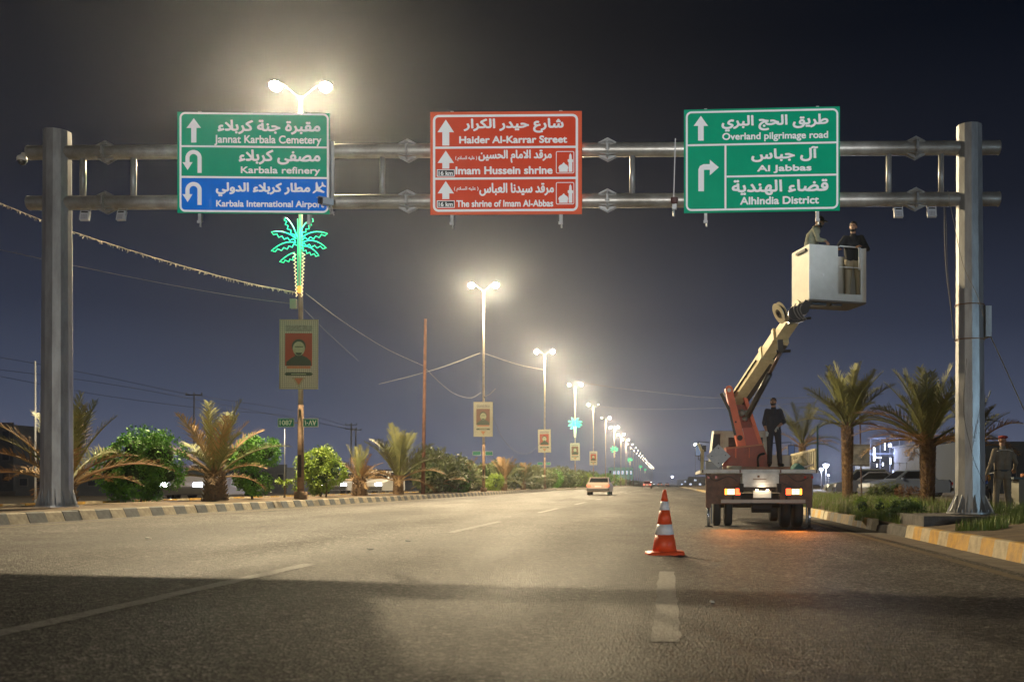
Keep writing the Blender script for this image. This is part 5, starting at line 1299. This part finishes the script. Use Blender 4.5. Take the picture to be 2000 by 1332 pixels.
# ------------------------------------------------------------------ people
M_SKIN = mat('skin', (.30, .16, .10), .55, vary=.08, scale=8)
M_HAIR = mat('black_hair', (.012, .010, .009), .7)
def tagmat(n, c, **k): return mat(n, c, .85, bump=.35, bscale=14, **k)
def person(label, loc, rz, scale, J, cl, hair='hair', beard=True, group=None):
    """J: overrides of the joint table, local x right, -y forward. cl: shirt, trousers, shoe, hand materials"""
    j = dict(pel=(0, 0, .95), chest=(0, 0, 1.28), neck=(0, .01, 1.49), head=(0, -.015, 1.64), hl=(-.09, 0, .92), hr=(.09, 0, .92), kl=(-.11, -.02, .50), kr=(.11, -.02, .50),
             al=(-.12, .02, .09), ar=(.12, .02, .09), sl=(-.175, .01, 1.42), sr=(.175, .01, 1.42), el=(-.245, .02, 1.13), er=(.25, .02, 1.13), wl=(-.25, -.06, .88), wr=(.25, -.06, .88), face=(0, -1, 0), fl=(-.3, -1), fr=(.3, -1))
    j.update(J)
    V = {k: Vector(v) for k, v in j.items() if k not in ('fl', 'fr')}
    prim = []   # (p0, p1, r0, r1, slot)
    def cap(a, c, r0, r1, slot): prim.append((Vector(a), Vector(c), r0, r1, slot))
    SH, TR, SK, BO, GL_ = 0, 1, 2, 3, 4
    # torso: two columns side by side keep it wider than deep
    for sx in (-1, 1):
        ox = Vector((sx, 0, 0))
        cap(V['pel'] + ox * .075, V['chest'] + ox * .085, .108, .118, SH)
        cap(V['chest'] + ox * .085, V['s' + ('l' if sx < 0 else 'r')] + Vector((-sx * .045, 0, -.02)), .118, .078, SH)
        cap(V['pel'] + ox * .07 + Vector((0, .01, .0)), V['pel'] + ox * .08 + Vector((0, .015, -.08)), .112, .11, TR)
    cap(V['chest'], V['neck'] - Vector((0, 0, .07)), .12, .085, SH)
    cap(V['neck'] - Vector((0, 0, .06)), V['neck'] + (V['head'] - V['neck']) * .5, .062, .056, SK)
    cap(V['neck'] - Vector((0, 0, .055)), V['neck'] - Vector((0, 0, .02)), .078, .070, SH)
    for sd in 'lr':
        sx = -1 if sd == 'l' else 1
        cap(V['s' + sd], V['e' + sd], .060, .050, SH)
        sl = cl.get('sleeve', 1.0)
        m_ = V['e' + sd].lerp(V['w' + sd], sl)
        cap(V['e' + sd], m_, .053, .053 + (.036 - .053) * sl, SH)
        if sl < 1: cap(m_, V['w' + sd], .042, .030, SK)
        else: cap(V['w' + sd] - (V['w' + sd] - V['e' + sd]).normalized() * .03, V['w' + sd], .028, .027, SK)
        cap(V['h' + sd], V['k' + sd], .100, .072, TR)
        cap(V['k' + sd], V['a' + sd] + Vector((0, 0, .0)), .072, .062, TR)
        f = Vector((j['f' + sd][0], j['f' + sd][1], 0)).normalized()
        a_ = V['a' + sd]
        cap(a_ + Vector((0, 0, -.035)) - f * .03, a_ + f * .14 + Vector((0, 0, -.052)), .050, .040, BO)
        # hand: palm and five fingers, relaxed curl
        hd = (V['w' + sd] - V['e' + sd]).normalized(); hd = Vector(j.get('hd' + sd, hd)).normalized()
        side = hd.cross(Vector((0, 0, 1)));
        if side.length < .3: side = Vector((0, 1, 0)).cross(hd) if abs(hd.y) < .8 else Vector((1, 0, 0))
        side = Vector(j.get('side' + sd, side)).normalized(); curl = hd.cross(side).normalized()
        if curl.z > .2: curl = -curl
        w0 = V['w' + sd]
        for o_ in (-.024, 0, .024): cap(w0 + hd * .015 + side * o_ * .6, w0 + hd * .085 + side * o_ * 1.1, .016, .014, GL_)
        for i, (o_, ln) in enumerate(((-.034, .058), (-.012, .072), (.011, .067), (.033, .05))):
            p0 = w0 + hd * .088 + side * o_; p1 = p0 + (hd + curl * .3 + side * o_ * 2).normalized() * ln * .55; p2 = p1 + (hd * .6 + curl * .8).normalized() * ln * .5
            cap(p0, p1, .0095, .009, GL_); cap(p1, p2, .009, .008, GL_)
        t0 = w0 + hd * .03 - side * .03; t1 = t0 + (hd * .6 - side * .8 + curl * .3).normalized() * .04; cap(t0, t1, .012, .0105, GL_); cap(t1, t1 + (hd + curl * .4).normalized() * .03, .010, .009, GL_)
    # head, oriented
    fwd = V['face'].normalized(); up0 = Vector((0, 0, 1)); rt = fwd.cross(up0).normalized(); up = rt.cross(fwd).normalized()
    HM = Matrix((rt, -fwd, up)).transposed().to_4x4(); HM = Matrix.Translation(V['head']) @ HM     # local: x right of the face, -y forward
    b = MB()
    def seg(a, c, r0, r1):
        a, c = Vector(a), Vector(c); b.ball(a, r0, 14, 9); b.ball(c, r1, 14, 9)
        if (c - a).length > 1e-4: b.cyl(a, c, r0, r1, 14)
    for a, c, r0, r1, s_ in prim: seg(a, c, r0, r1)
    heads = [((0, .012, .028), (.074, .094, .088)), ((0, -.022, -.035), (.057, .068, .075)), ((0, -.094, -.012), (.011, .018, .020)), ((0, -.088, .012), (.008, .012, .025)),
             ((0, -.062, -.085), (.028, .028, .022)), ((-.076, .012, -.005), (.009, .02, .031)), ((.076, .012, -.005), (.009, .02, .031)), ((0, -.078, .03), (.045, .014, .010)), ((0, -.083, -.052), (.022, .012, .009))]
    for c, r in heads: b.ball(c, r, 16, 11, HM)
    me = b.mesh('person_src', M_SKIN)
    o = bpy.data.objects.new('person_src', me); COL.objects.link(o)
    md = o.modifiers.new('r', 'REMESH'); md.mode = 'VOXEL'; md.voxel_size = .0085
    md = o.modifiers.new('s', 'SMOOTH'); md.factor = .5; md.iterations = 3
    bpy.context.view_layer.update()
    ev = o.evaluated_get(bpy.context.evaluated_depsgraph_get())
    nm = bpy.data.meshes.new_from_object(ev)
    bpy.data.objects.remove(o)
    nm.name = 'person'; nm.materials.clear()
    for k in ('shirt', 'trousers', 'skin', 'shoe', 'hand'): nm.materials.append(cl[k] if k in cl else M_SKIN)
    n = len(nm.polygons); cen = np.zeros(n * 3); nm.polygons.foreach_get('center', cen); cen = cen.reshape(-1, 3)
    best = np.full(n, 9.0); slot = np.zeros(n, int)
    for a, c, r0, r1, s_ in prim:
        a = np.array(a); c = np.array(c); d = c - a; L2 = max(1e-8, d.dot(d)); t = np.clip(((cen - a) @ d) / L2, 0, 1)
        dist = np.linalg.norm(cen - (a + t[:, None] * d), axis=1) - (r0 + (r1 - r0) * t)
        if s_ == SK: dist = dist + .004
        m_ = dist < best; best[m_] = dist[m_]; slot[m_] = s_
    hc = np.array(V['head']); m_ = (np.linalg.norm(cen - hc, axis=1) < .135) & (cen[:, 2] > V['neck'].z + .035); slot[m_] = SK
    nm.polygons.foreach_set('material_index', slot.astype(np.int32)); nm.polygons.foreach_set('use_smooth', np.ones(n, bool))
    body = link('person', nm, None, loc, (0, 0, rz), (scale,) * 3); tag(body, label, 'person', group)
    # eyes, brows
    for sx in (-1, 1):
        b = MB(); b.smooth = True; b.ball((sx * .030, -.079, .012), (.011, .009, .007), 8, 6, HM); b.build('eye', mat('eye_dark', (.06, .05, .05), .3), body)
        b = MB(); b.box((sx * .032, -.092, .030), (.032, .008, .008), M=HM); b.build('eyebrow', M_HAIR, body)
    b = MB(); b.smooth = True
    if hair in ('hair', 'short'):
        vs = []; b.ball((0, .022, .043), (.080, .096, .085), 16, 10, HM); b.build('hair', M_HAIR, body)
    elif hair == 'cap':
        b.ball((0, .015, .050), (.082, .104, .078), 16, 10, HM); b.build('cap', mat('cap_black', (.012, .012, .014), .8), body)
        b = MB(); b.smooth = True; b.ball((0, -.105, .050), (.068, .07, .011), 14, 6, HM); b.build('cap_peak', mat('cap_black', (.012, .012, .014), .8), body)
    elif hair == 'beret':
        b.ball((.01, .02, .078), (.105, .112, .042), 18, 10, HM); b.ball((0, .01, .06), (.082, .098, .05), 16, 8, HM); b.build('beret', mat('beret_red', (.22, .025, .02), .85), body)
    if beard:
        b = MB(); b.smooth = True; b.ball((0, -.052, -.078), (.048, .045, .032), 14, 8, HM); b.ball((-.045, -.02, -.055), (.022, .04, .04), 10, 6, HM); b.ball((.045, -.02, -.055), (.022, .04, .04), 10, 6, HM)
        b.ball((0, -.098, -.034), (.026, .010, .006), 10, 5, HM); b.build('beard', M_HAIR, body)
    return body, V

KH = tagmat('khaki_shirt', (.26, .25, .18), col2=(.15, .16, .12), scale=10)
BLK = tagmat('black_shirt', (.013, .014, .018)); NAV = tagmat('dark_navy_clothes', (.022, .023, .034)); TAN = tagmat('tan_trousers', (.28, .24, .17)); CAMO = tagmat('faded_khaki_uniform', (.21, .175, .13), col2=(.15, .125, .095), scale=5)
SHOE = mat('dark_shoe', (.02, .018, .017), .6)
fz = B0.z + 0.0
bx = lambda px, s: (px - HX) * s
# man with cap, left in the basket
p1y = TY + B0.y + .50
person('man in black cap and khaki shirt bending over the left rim of the raised basket', (bx(1590, .01148), p1y, fz + .13), R(78), 1.07,
       dict(pel=(0, .10, .95), chest=(0, .03, 1.25), neck=(0, -.07, 1.46), head=(0, -.135, 1.585), face=(0, -.90, -.34), sl=(-.19, -.05, 1.40), sr=(.19, -.05, 1.40), el=(-.24, -.12, 1.15), er=(.24, -.06, 1.13), wl=(-.26, -.26, 1.12), wr=(.20, -.30, 1.10), hdl=(-.5, -.5, -.5)),
       dict(shirt=KH, trousers=TAN, shoe=SHOE), 'cap', True)
person('bearded man in black shirt and tan trousers standing at the basket opening', (bx(1664, .0117), TY + B0.y + .62, fz), R(-8), 1.06,
       dict(head=(.0, -.03, 1.64), face=(-.25, -1, -.05), el=(-.33, -.06, 1.20), wl=(-.30, -.22, 1.13), er=(.30, -.05, 1.16), wr=(.13, -.27, 1.17), hdl=(-.2, -1, -.1), hdr=(-.5, -.8, -.15)),
       dict(shirt=BLK, trousers=TAN, shoe=SHOE), 'hair', True)
tz = P(0, 911, .0126).z
person('man in dark clothes standing on the truck deck looking up', (bx(1511, .0126), .0126 * FOC, tz), R(6), .965,
       dict(head=(-.01, -.0, 1.64), face=(-.35, -1, .32), kl=(-.10, -.01, .5), kr=(.13, -.02, .5), al=(-.10, .02, .09), ar=(.17, .02, .09), hr=(.1, 0, .92), el=(-.25, .02, 1.12), wl=(-.22, -.14, .90), er=(.27, .0, 1.14), wr=(.06, -.22, 1.00), hdl=(.1, -.3, -1), hdr=(-.6, -.3, -.7)),
       dict(shirt=NAV, trousers=NAV, shoe=SHOE, hand=mat('work_glove', (.33, .36, .36), .8), sleeve=.35), 'short', True)
gz4 = CZ - 60 * .0117
pm, V4 = person('man in khaki uniform and red beret seen from behind at right edge', (bx(1958, .0117), .0117 * FOC, gz4), R(178), 1.03,
       dict(el=(-.30, -.02, 1.15), wl=(-.34, -.24, 1.02), er=(.27, .05, 1.13), wr=(.33, -.05, .90), kl=(-.12, -.02, .5), kr=(.13, -.02, .5), al=(-.14, .02, .09), ar=(.16, .02, .09)),
       dict(shirt=CAMO, trousers=CAMO, shoe=SHOE), 'beret', False)
b = MB(); b.tube([(-.17, .155, 1.40), (-.08, .145, 1.435), (.08, .145, 1.435), (.17, .155, 1.40)], .007, 6); b.build('shoulder_piping', mat('piping_white', (.6, .58, .52), .6), pm)
b = MB(); b.lathe([(.175, .955), (.18, 1.0)], 18, None, 1.08, .72); b.build('belt', mat('belt_dark', (.03, .035, .04), .6), pm)

# equipment beside him
q = P(1993, 940, .0122)
gen = thing('tool_cart', 'pale box cart with dark flat top at right edge', 'cart', (q.x + .25, q.y, gz4 + .02))
b = MB(); b.box((0, 0, .42), (.75, .5, .75)); b.build('box', mat('cart_khaki', (.20, .19, .15), .7), gen)
b = MB(); b.box((-.05, -.02, .82), (.95, .6, .045)); b.build('top', mat('cart_top', (.05, .08, .09), .5), gen)
b = MB(); b.box((-.2, -.26, .5), (.09, .02, .4)); b.build('strap', M_BLACK, gen)
b = MB(); b.smooth = True; b.ball((.1, 0, .16), (.14, .1, .12)); b.box((-.05, 0, .05), (.3, .2, .08)); tag(b.build('tool_bag', mat('bag_orange', (.35, .13, .05), .8), None, (q.x + .22, q.y - .05, gz4 + .86)), 'orange brown bag on top of the pale cart', 'bag')
q = P(1932, 962, .0125)
o = thing('motorcycle', 'small motorcycle with blue mirrorlike tank parked behind the right post', 'motorcycle', (q.x, q.y + .5, gz4), (0, 0, R(60)))
b = MB(); b.smooth = True; b.ball((0, 0, .72), (.28, .13, .13)); b.build('tank', mat('tank_blue', (.15, .3, .7), .12, .7), o)
for x in (-.55, .6):
    M = Matrix.Translation((x, 0, .3)) @ Matrix.Rotation(R(90), 4, 'X'); b = MB(); b.add(*ringm(.22, .30, -.05, .05, 20), M); w = b.build('wheel', M_RUB, o)
    b = MB(); b.add(*ringm(.19, .222, -.02, .02, 20), M); b.cyl((x, -.06, .3), (x, .06, .3), .05); b.build('rim', M_GALV, w)
b = MB(); b.beam((.6, 0, .3), (.42, 0, .95), .06, .06); b.beam((-.55, 0, .3), (-.1, 0, .5), .06, .05); b.beam((-.1, 0, .5), (.42, 0, .8), .06, .06); b.box((0, 0, .42), (.34, .2, .3)); b.build('frame', M_DARKM, o)
b = MB(); b.box((-.4, 0, .76), (.55, .2, .08)); b.build('seat', M_BLACK, o)
b = MB(); b.tube([(.35, -.33, 1.0), (.42, 0, .95), (.35, .33, 1.0)], .015, 6); b.build('handlebar', M_GALV, o)
b = MB(); b.smooth = True; b.ball((.55, 0, .86), (.09, .09, .09)); b.build('headlamp', mat('amber_glass', (.6, .25, .03), .2), o)

# ------------------------------------------------------------------ cars
def car(label, px, py, s, yaw, col, L=4.5, w=1.76, h=1.42, rear_on=0, front_on=0, zb=None, group=None, name='car', wagon=False):
    q = P(px, py, s); z = zb if zb is not None else q.z
    root = thing(name, label, 'car', (q.x, q.y, z), (0, 0, yaw), group)
    nmc = 'car_paint_%d_%d_%d' % tuple(int(c * 99) for c in col)
    mp = mat(nmc, col, .3, coat=.5)
    prof = [(-.0, .42), (.02, .82), (.10, .92), (L * .30, .95), (L * .72, .93), (L - .1, .74), (L, .55), (L - .02, .25), (.05, .25)]
    b = MB(); n = len(prof)
    for xs_, sc_ in ((w / 2, 1), ): pass
    secs = [(-w / 2, .94), (-w / 2 + .12, 1.0), (w / 2 - .12, 1.0), (w / 2, .94)]
    vs = []
    for x, k in secs:
        for (y, zz) in prof: vs.append((x, (y - L / 2) * k + L / 2, .25 + (zz - .25) * (k if k == 1 else .93)))
    fs = [tuple(range(n)), tuple(reversed(range(3 * n, 4 * n)))] + [(i * n + k, i * n + (k + 1) % n, (i + 1) * n + (k + 1) % n, (i + 1) * n + k) for i in range(3) for k in range(n)]
    b.add(vs, fs); b.build('body', mp, root)
    yr, yf = (.12, L * .72) if wagon else (L * .16, L * .70)
    tr, tf = (yr + .25, L * .52) if wagon else (L * .30, L * .54)
    wt, wb = w * .39, w * .455
    b = MB(); b.add([(-wb, yr, .92), (wb, yr, .92), (wb, yf, .92), (-wb, yf, .92), (-wt, tr, h), (wt, tr, h), (wt, tf, h), (-wt, tf, h)], [(3, 2, 1, 0), (4, 5, 6, 7), (0, 1, 5, 4), (1, 2, 6, 5), (2, 3, 7, 6), (3, 0, 4, 7)])
    cb = b.build('cabin', mp, root)
    def quad(nm, f): 
        b = MB(); b.add(f, [(0, 1, 2, 3)]); b.build(nm, mat('dark_glass', (.01, .012, .015), .12), cb)
    e = .012
    lerp = lambda a, c, t: a + (c - a) * t
    quad('rear_window', [(-lerp(wb, wt, .12) * .92, lerp(yr, tr, .12) - e, lerp(.92, h, .12)), (lerp(wb, wt, .12) * .92, lerp(yr, tr, .12) - e, lerp(.92, h, .12)), (lerp(wb, wt, .88) * .92, lerp(yr, tr, .88) - e, lerp(.92, h, .88)), (-lerp(wb, wt, .88) * .92, lerp(yr, tr, .88) - e, lerp(.92, h, .88))])
    quad('windscreen', [(lerp(wb, wt, .12) * .92, lerp(yf, tf, .12) + e, lerp(.92, h, .12)), (-lerp(wb, wt, .12) * .92, lerp(yf, tf, .12) + e, lerp(.92, h, .12)), (-lerp(wb, wt, .88) * .92, lerp(yf, tf, .88) + e, lerp(.92, h, .88)), (lerp(wb, wt, .88) * .92, lerp(yf, tf, .88) + e, lerp(.92, h, .88))])
    for sd in (-1, 1):
        quad('side_window', [(sd * (lerp(wb, wt, .12) + e), lerp(yr, tr, .2) + .1, lerp(.92, h, .12)), (sd * (lerp(wb, wt, .12) + e), lerp(yf, tf, .2) - .1, lerp(.92, h, .12)), (sd * (lerp(wb, wt, .86) + e), lerp(yf, tf, .9) - .1, lerp(.92, h, .86)), (sd * (lerp(wb, wt, .86) + e), lerp(yr, tr, .9) + .1, lerp(.92, h, .86))])
        b = MB(); b.box((sd * w * .39, .0, .72), (w * .17, .05, .15)); b.build('tail_light', mat('tail_on', (.6, .1, .05), .3, emit=(1, .16, .07), estr=rear_on) if rear_on else mat('tail_off', (.25, .02, .02), .25), root)
        b = MB(); b.box((sd * w * .37, L - .03, .62), (w * .17, .07, .13)); b.build('headlight', mat('headlight_on_%d' % front_on, (.9, .9, .9), .3, emit=(.88, .93, 1), estr=front_on) if front_on else mat('headlight_off', (.5, .52, .55), .15), root)
        for yw in (L * .19, L * .80):
            M = Matrix.Translation((sd * (w / 2 - .11), yw, .31)) @ Matrix.Rotation(R(90), 4, 'Y'); b = MB(); b.add(*ringm(.19, .31, -.1, .1, 20), M); t = b.build('wheel', M_RUB, root)
            b = MB(); b.add([(.2 * math.cos(a), .2 * math.sin(a), 0) for a in [k * .5236 for k in range(12)]], [tuple(range(12))], M); b.box((0, 0, 0), (.05, .36, .02), M=M); b.build('rim', M_GALV, t)
        b = MB(); b.box((sd * (w / 2 + .07), L * .62, .98), (.15, .1, .11)); b.build('mirror', mp, root)
    b = MB(); b.box((0, -.03, .42), (w * .96, .12, .17)); b.build('rear_bumper', mat('bumper_dark', (.05, .05, .05), .6), root)
    b = MB(); b.box((0, L + .0, .40), (w * .96, .12, .19)); b.build('front_bumper', mat('bumper_dark', (.05, .05, .05), .6), root)
    b = MB(); b.box((0, -.008, .66), (.5, .03, .12)); b.build('number_plate', mat('plate_plain', (.6, .6, .56), .5), root)
    return root
s0 = .0385
car('reddish beige car driving away in the middle of the road', 1168, 967, s0, 0, (.40, .33, .27), rear_on=1.6, zb=road_z(-5.2), h=1.36)
add_light('car_tail_glow', 'POINT', (-5.2, s0 * FOC - .5, .75), 4.0, (1, .2, .08), .2)
car('distant red car with glowing tail lights, left of the cone tip', 1264, 953, .108, 0, (.35, .02, .02), rear_on=9, zb=.08, wagon=True)
car('farther car with tail lights just behind the tip of the cone', 1289, 951, .19, 0, (.3, .3, .3), rear_on=9, zb=.05)
car('farthest car on the road with tail lights, right of the cone tip', 1303, 950, .24, 0, (.3, .1, .1), rear_on=9, zb=0)
HO = 'oncoming cars beyond the median'
car('oncoming white car with bright headlights behind the bushy palm', 474, 965, .0209, R(176), (.10, .10, .12), front_on=60, zb=.3, group=HO)
car('oncoming silver car with headlights just behind the trunk of the bushy palm', 481, 965, .02497, R(178), (.10, .11, .13), front_on=60, zb=.3, group=HO)
car('white oncoming car seen through the brown palm, lights on', 765, 966, .0322, R(178), (.55, .55, .55), front_on=45, zb=.3, group=HO)
car('oncoming car with headlights between the round shrub and the brown palm', 700, 966, .03406, R(178), (.3, .3, .32), front_on=40, zb=.3, group=HO)
car('far oncoming car with headlights near the vanishing point', 1276, 954, .62, R(180), (.3, .3, .3), front_on=60, zb=.2, group=HO)
for px, s, e in ((352, .0165, 260), (400, .019, 160), (650, .03, 260), (722, .025, 200)):
    q = P(px, 958, s); add_light('headlight_glow', 'SPOT', (q.x, q.y - .3, q.z + .02), e * .5, (.8, .88, 1), .08, (q.x + .5, q.y - 6, .2), 60, .8)
PK = 'cars parked on the right'
car('parked dark car with blue-white reflections left of the ragged palm trunk', 1782, 975, .030, R(70), (.05, .06, .09), zb=.25, front_on=0, group=PK)
car('parked white saloon car between the ragged palm and the right post', 1846, 978, .027, R(100), (.16, .20, .28), zb=.25, group=PK)
car('pale van-like car parked behind the weeds near the pole sign', 1738, 975, .036, R(85), (.15, .17, .17), h=1.8, zb=.2, wagon=True, group=PK)
car('car with one warm headlight glowing at foot of the pole sign', 1700, 968, .05, R(150), (.2, .2, .2), zb=.15, front_on=14, group=PK)
q = P(1690, 961, .047); add_light('headlight_glow', 'POINT', (q.x, q.y - .6, q.z), 1300.0, (1, .88, .68), .18)

# ------------------------------------------------------------------ signs and buildings at right
q = P(1681, 990, .022); root = thing('pole_sign', 'weathered rectangular notice board on a dark pole among the right palms', 'notice board', q)
b = MB(); b.cyl((.05, 0, -.2), (-.04, 0, 4.2), .035, .03, 8); b.build('pole', mat('dark_rust', (.07, .04, .035), .7), root)
b = MB(); b.box((0, -.05, (990 - 889) * .022), (.74, .03, .94), (0, R(2), 0)); bd = b.build('board', mat('board_mottled', (.24, .24, .24), .7, col2=(.09, .10, .11), scale=3.2), root)
for z in (.42, -.42):
    b = MB(); b.box((0, -.055, 2.222 + z), (.78, .035, .03)); b.build('frame', M_DARKM, root)
q = P(664, 958, .03); root = thing('blue_sign', 'small blue road sign beyond the median between shrub and brown palm', 'sign', (q.x, q.y, .3))
b = MB(); b.cyl((0, 0, 0), (0, 0, 1.9), .03, n=8); b.build('pole', M_DARKM, root)
b = MB(); b.box((0, -.05, 1.5), (.46, .02, .56)); b.build('plate', mat('sign_sky_blue', (.08, .2, .62), .5), root)
M_WALL = mat('wall_blue_grey', (.075, .085, .11), .9, col2=(.05, .06, .08), scale=.8); M_WALL2 = mat('wall_pale', (.075, .08, .09), .9, col2=(.045, .05, .06), scale=.6)
M_WINL = mat('window_lit', (.5, .6, .8), .4, emit=(.62, .72, 1.0), estr=1.3); M_WIND = mat('window_dark', (.02, .025, .035), .25); M_TUBE = mat('light_tube', (.8, .8, .9), .4, emit=(.72, .78, 1.0), estr=7)
def building(label, x0, x1, yt, s, depth, wall, storeys, cols, lit=.2, roof=True, seed=1, name='building', zb=0.0, group=None):
    rg = random.Random(seed); a = P(x0, yt, s); c = P(x1, 960, s); w = c.x - a.x; H = a.z - zb
    root = thing(name, label, 'building', ((a.x + c.x) / 2, a.y, zb), (0, 0, 0), group)
    b = MB(); b.box((0, depth / 2, H / 2 - .3), (w, depth, H + .6)); wl = b.build('wall', wall, root)
    if roof: b = MB(); b.box((0, depth / 2, H + .08), (w + .3, depth + .3, .16)); b.box((0, .12, H + .35), (w, .15, .5)); b.build('roof', wall, root)
    sh = H / storeys
    for r in range(storeys):
        for k in range(cols):
            x = -w / 2 + w * (k + .5) / cols; z = sh * (r + .55)
            b = MB(); b.box((x, -.03, z), (w / cols * .5, .08, sh * .45)); f = b.build('window', mat('window_frame', (.12, .12, .13), .6), root)
            b = MB(); b.box((x, -.06, z), (w / cols * .44, .06, sh * .38)); b.build('pane', M_WINL if rg.random() < lit else M_WIND, f)
    return root
building('blue-lit workshop building with bright strip lights behind the pole sign', 1700, 1792, 902, .052, 8, M_WALL2, 1, 5, .5, True, 3)
q = P(1700, 905, .05)
fr = thing('steel_canopy', 'open steel canopy frame with hanging strip lights above the workshop', 'canopy', (q.x, q.y, 0))
for i in range(6):
    b = MB(); b.cyl((i * .95, 0, .1), (i * .95, 0, 5.4), .05, n=6); b.build('column', mat('canopy_steel', (.18, .2, .26), .5, .4), fr)
for z in (5.4, 3.9):
    b = MB(); b.box((2.4, 0, z), (5.2, .1, .12)); b.build('rail', mat('canopy_steel', (.18, .2, .26), .5, .4), fr)
for px, y0, y1, wd in ((1711, 873, 899, .16), (1732, 862, 878, .08), (1742, 866, 872, .3), (1720, 892, 894, .5), (1743, 894, 906, .1), (1717, 905, 911, .1), (1728, 903, 909, .1), (1707, 940, 950, .08)):
    a, c = P(px, y0, .0495), P(px, y1, .0495); b = MB(); b.box((a.x - q.x, -.12, (a.z + c.z) / 2), (wd, .06, a.z - c.z)); b.build('strip_light', M_TUBE, fr)
q = P(1722, 885, .048); add_light('strip_light_glow', 'POINT', (q.x, q.y - .8, q.z), 1500.0, (.50, .60, 1.0), .3)
q = P(1765, 880, .048); add_light('strip_light_glow', 'POINT', (q.x, q.y - .8, q.z), 220.0, (.45, .6, 1.0), .3)
building('dark shed with low parapet behind the ragged palm', 1796, 1905, 868, .042, 9, M_WALL, 1, 4, .0, True, 5)
building('long dark blue boundary building at the right edge', 1880, 2300, 862, .036, 9, mat('wall_navy', (.03, .04, .06), .9), 1, 7, .0, False, 6)
building('small pale block in haze right of the road end', 1322, 1348, 938, .30, 10, M_WALL2, 2, 4, .3, True, 7)
building('wider hazy block behind the boom truck to its left', 1344, 1400, 934, .20, 10, M_WALL2, 2, 6, .25, True, 8)
building('far building with greenish lit front beyond the median', 1188, 1236, 915, .23, 10, mat('wall_green_glow', (.25, .4, .33), .8, emit=(.2, .55, .42), estr=.22), 2, 6, .7, True, 9)  # green lighting on the front put into the wall as its own glow
building('dark flat-roofed block at far left edge', -90, 26, 831, .10, 12, M_WALL, 3, 4, .0, True, 10)
building('low dark house beyond the opposite carriageway, left of the nearest lamp pole', 440, 560, 915, .075, 10, M_WALL, 1, 5, .0, True, 11)
building('low dark shop row beyond the opposite carriageway behind the left palms', 30, 330, 925, .06, 10, M_WALL, 1, 9, .0, True, 12)
building('low dim building behind the spreading palm', 700, 840, 922, .12, 10, M_WALL, 1, 6, .05, True, 13)
def spot(label, px, py, s, r, col, e, name='distant_lamp', power=0):
    q = P(px, py, s); root = thing(name, label, 'lamp', (q.x, q.y, 0), (0, 0, 0), 'distant lamps')
    b = MB(); b.cyl((0, 0, -.2), (0, 0, q.z), .05, n=6); b.build('pole', M_DARKM, root)
    b = MB(); b.box((0, .05, q.z + r * .2), (r * 2.4, r * 1.5, r * .7)); b.build('lamp_head', M_DARKM, root)
    b = MB(); b.smooth = True; b.ball((0, -r * .3, q.z - r * .1), (r, r, r * .8), 10, 8); b.build('lens', mat('far_lens_%s' % name, (.8, .8, .8), .5, emit=col, estr=e) if False else mat('far_lens_%d_%d' % (int(col[2] * 10), int(e)), (.8, .8, .8), .5, emit=col, estr=e), root)
    if power: add_light('distant_lamp_light', 'POINT', (q.x, q.y - r * 2.5, q.z), power, col, r)
BW = (.75, .82, 1.0)
spot('pale distant lamp above the far buildings left of the truck', 1358, 868, .12, .30, (1, .95, .9), 9, power=2500)
spot('small white lamp low at the end of the road', 1313, 931, .3, .6, BW, 9, power=4000)
spot('blue-white lamp seen just left of the second lamp pole', 932, 921, .09, .22, BW, 14, power=2500)
spot('lower blue-white lamp left of the second lamp pole', 930, 936, .09, .16, BW, 9, power=1500)
spot('white lamp above the hedge left of the fourth lamp pole', 1114, 920, .16, .3, BW, 12, power=2500)
spot('white lamp low above the hedge right of the fourth lamp pole', 1141, 931, .2, .35, BW, 9, power=2000)
spot('lamp with violet-white light between hedge shrubs and third pole', 1035, 923, .11, .14, BW, 7)
spot('bright white lamp just right of the truck rack', 1613, 909, .055, .26, BW, 14, power=2600)
spot('second bright white lamp beside it, slightly lower', 1604, 916, .06, .2, BW, 10, power=1500)
spot('small lamp low to the right of the truck tail', 1618, 928, .06, .12, BW, 8)
spot('lamp glinting behind the crown of the ragged palm', 1800, 861, .06, .16, BW, 12, power=900)
spot('cool lamp left of the far oncoming traffic', 1205, 925, .3, .4, (.6, 1, .85), 6, power=2500)
# yard fence posts in front of the blue-lit building
fn = thing('mesh_fence', 'tall thin mesh fence with slim posts in front of the blue-lit workshop', 'fence', (P(1700, 0, .044).x, .044 * FOC, .15))
for i in range(11):
    b = MB(); b.cyl((i * .62, 0, 0), (i * .62, 0, 2.7), .022, n=5); b.build('post', M_DARKM, fn)
for z in (.3, 1.5, 2.6):
    b = MB(); b.cyl((0, .0, z), (6.2, 0, z), .015, n=5); b.build('wire', M_DARKM, fn)
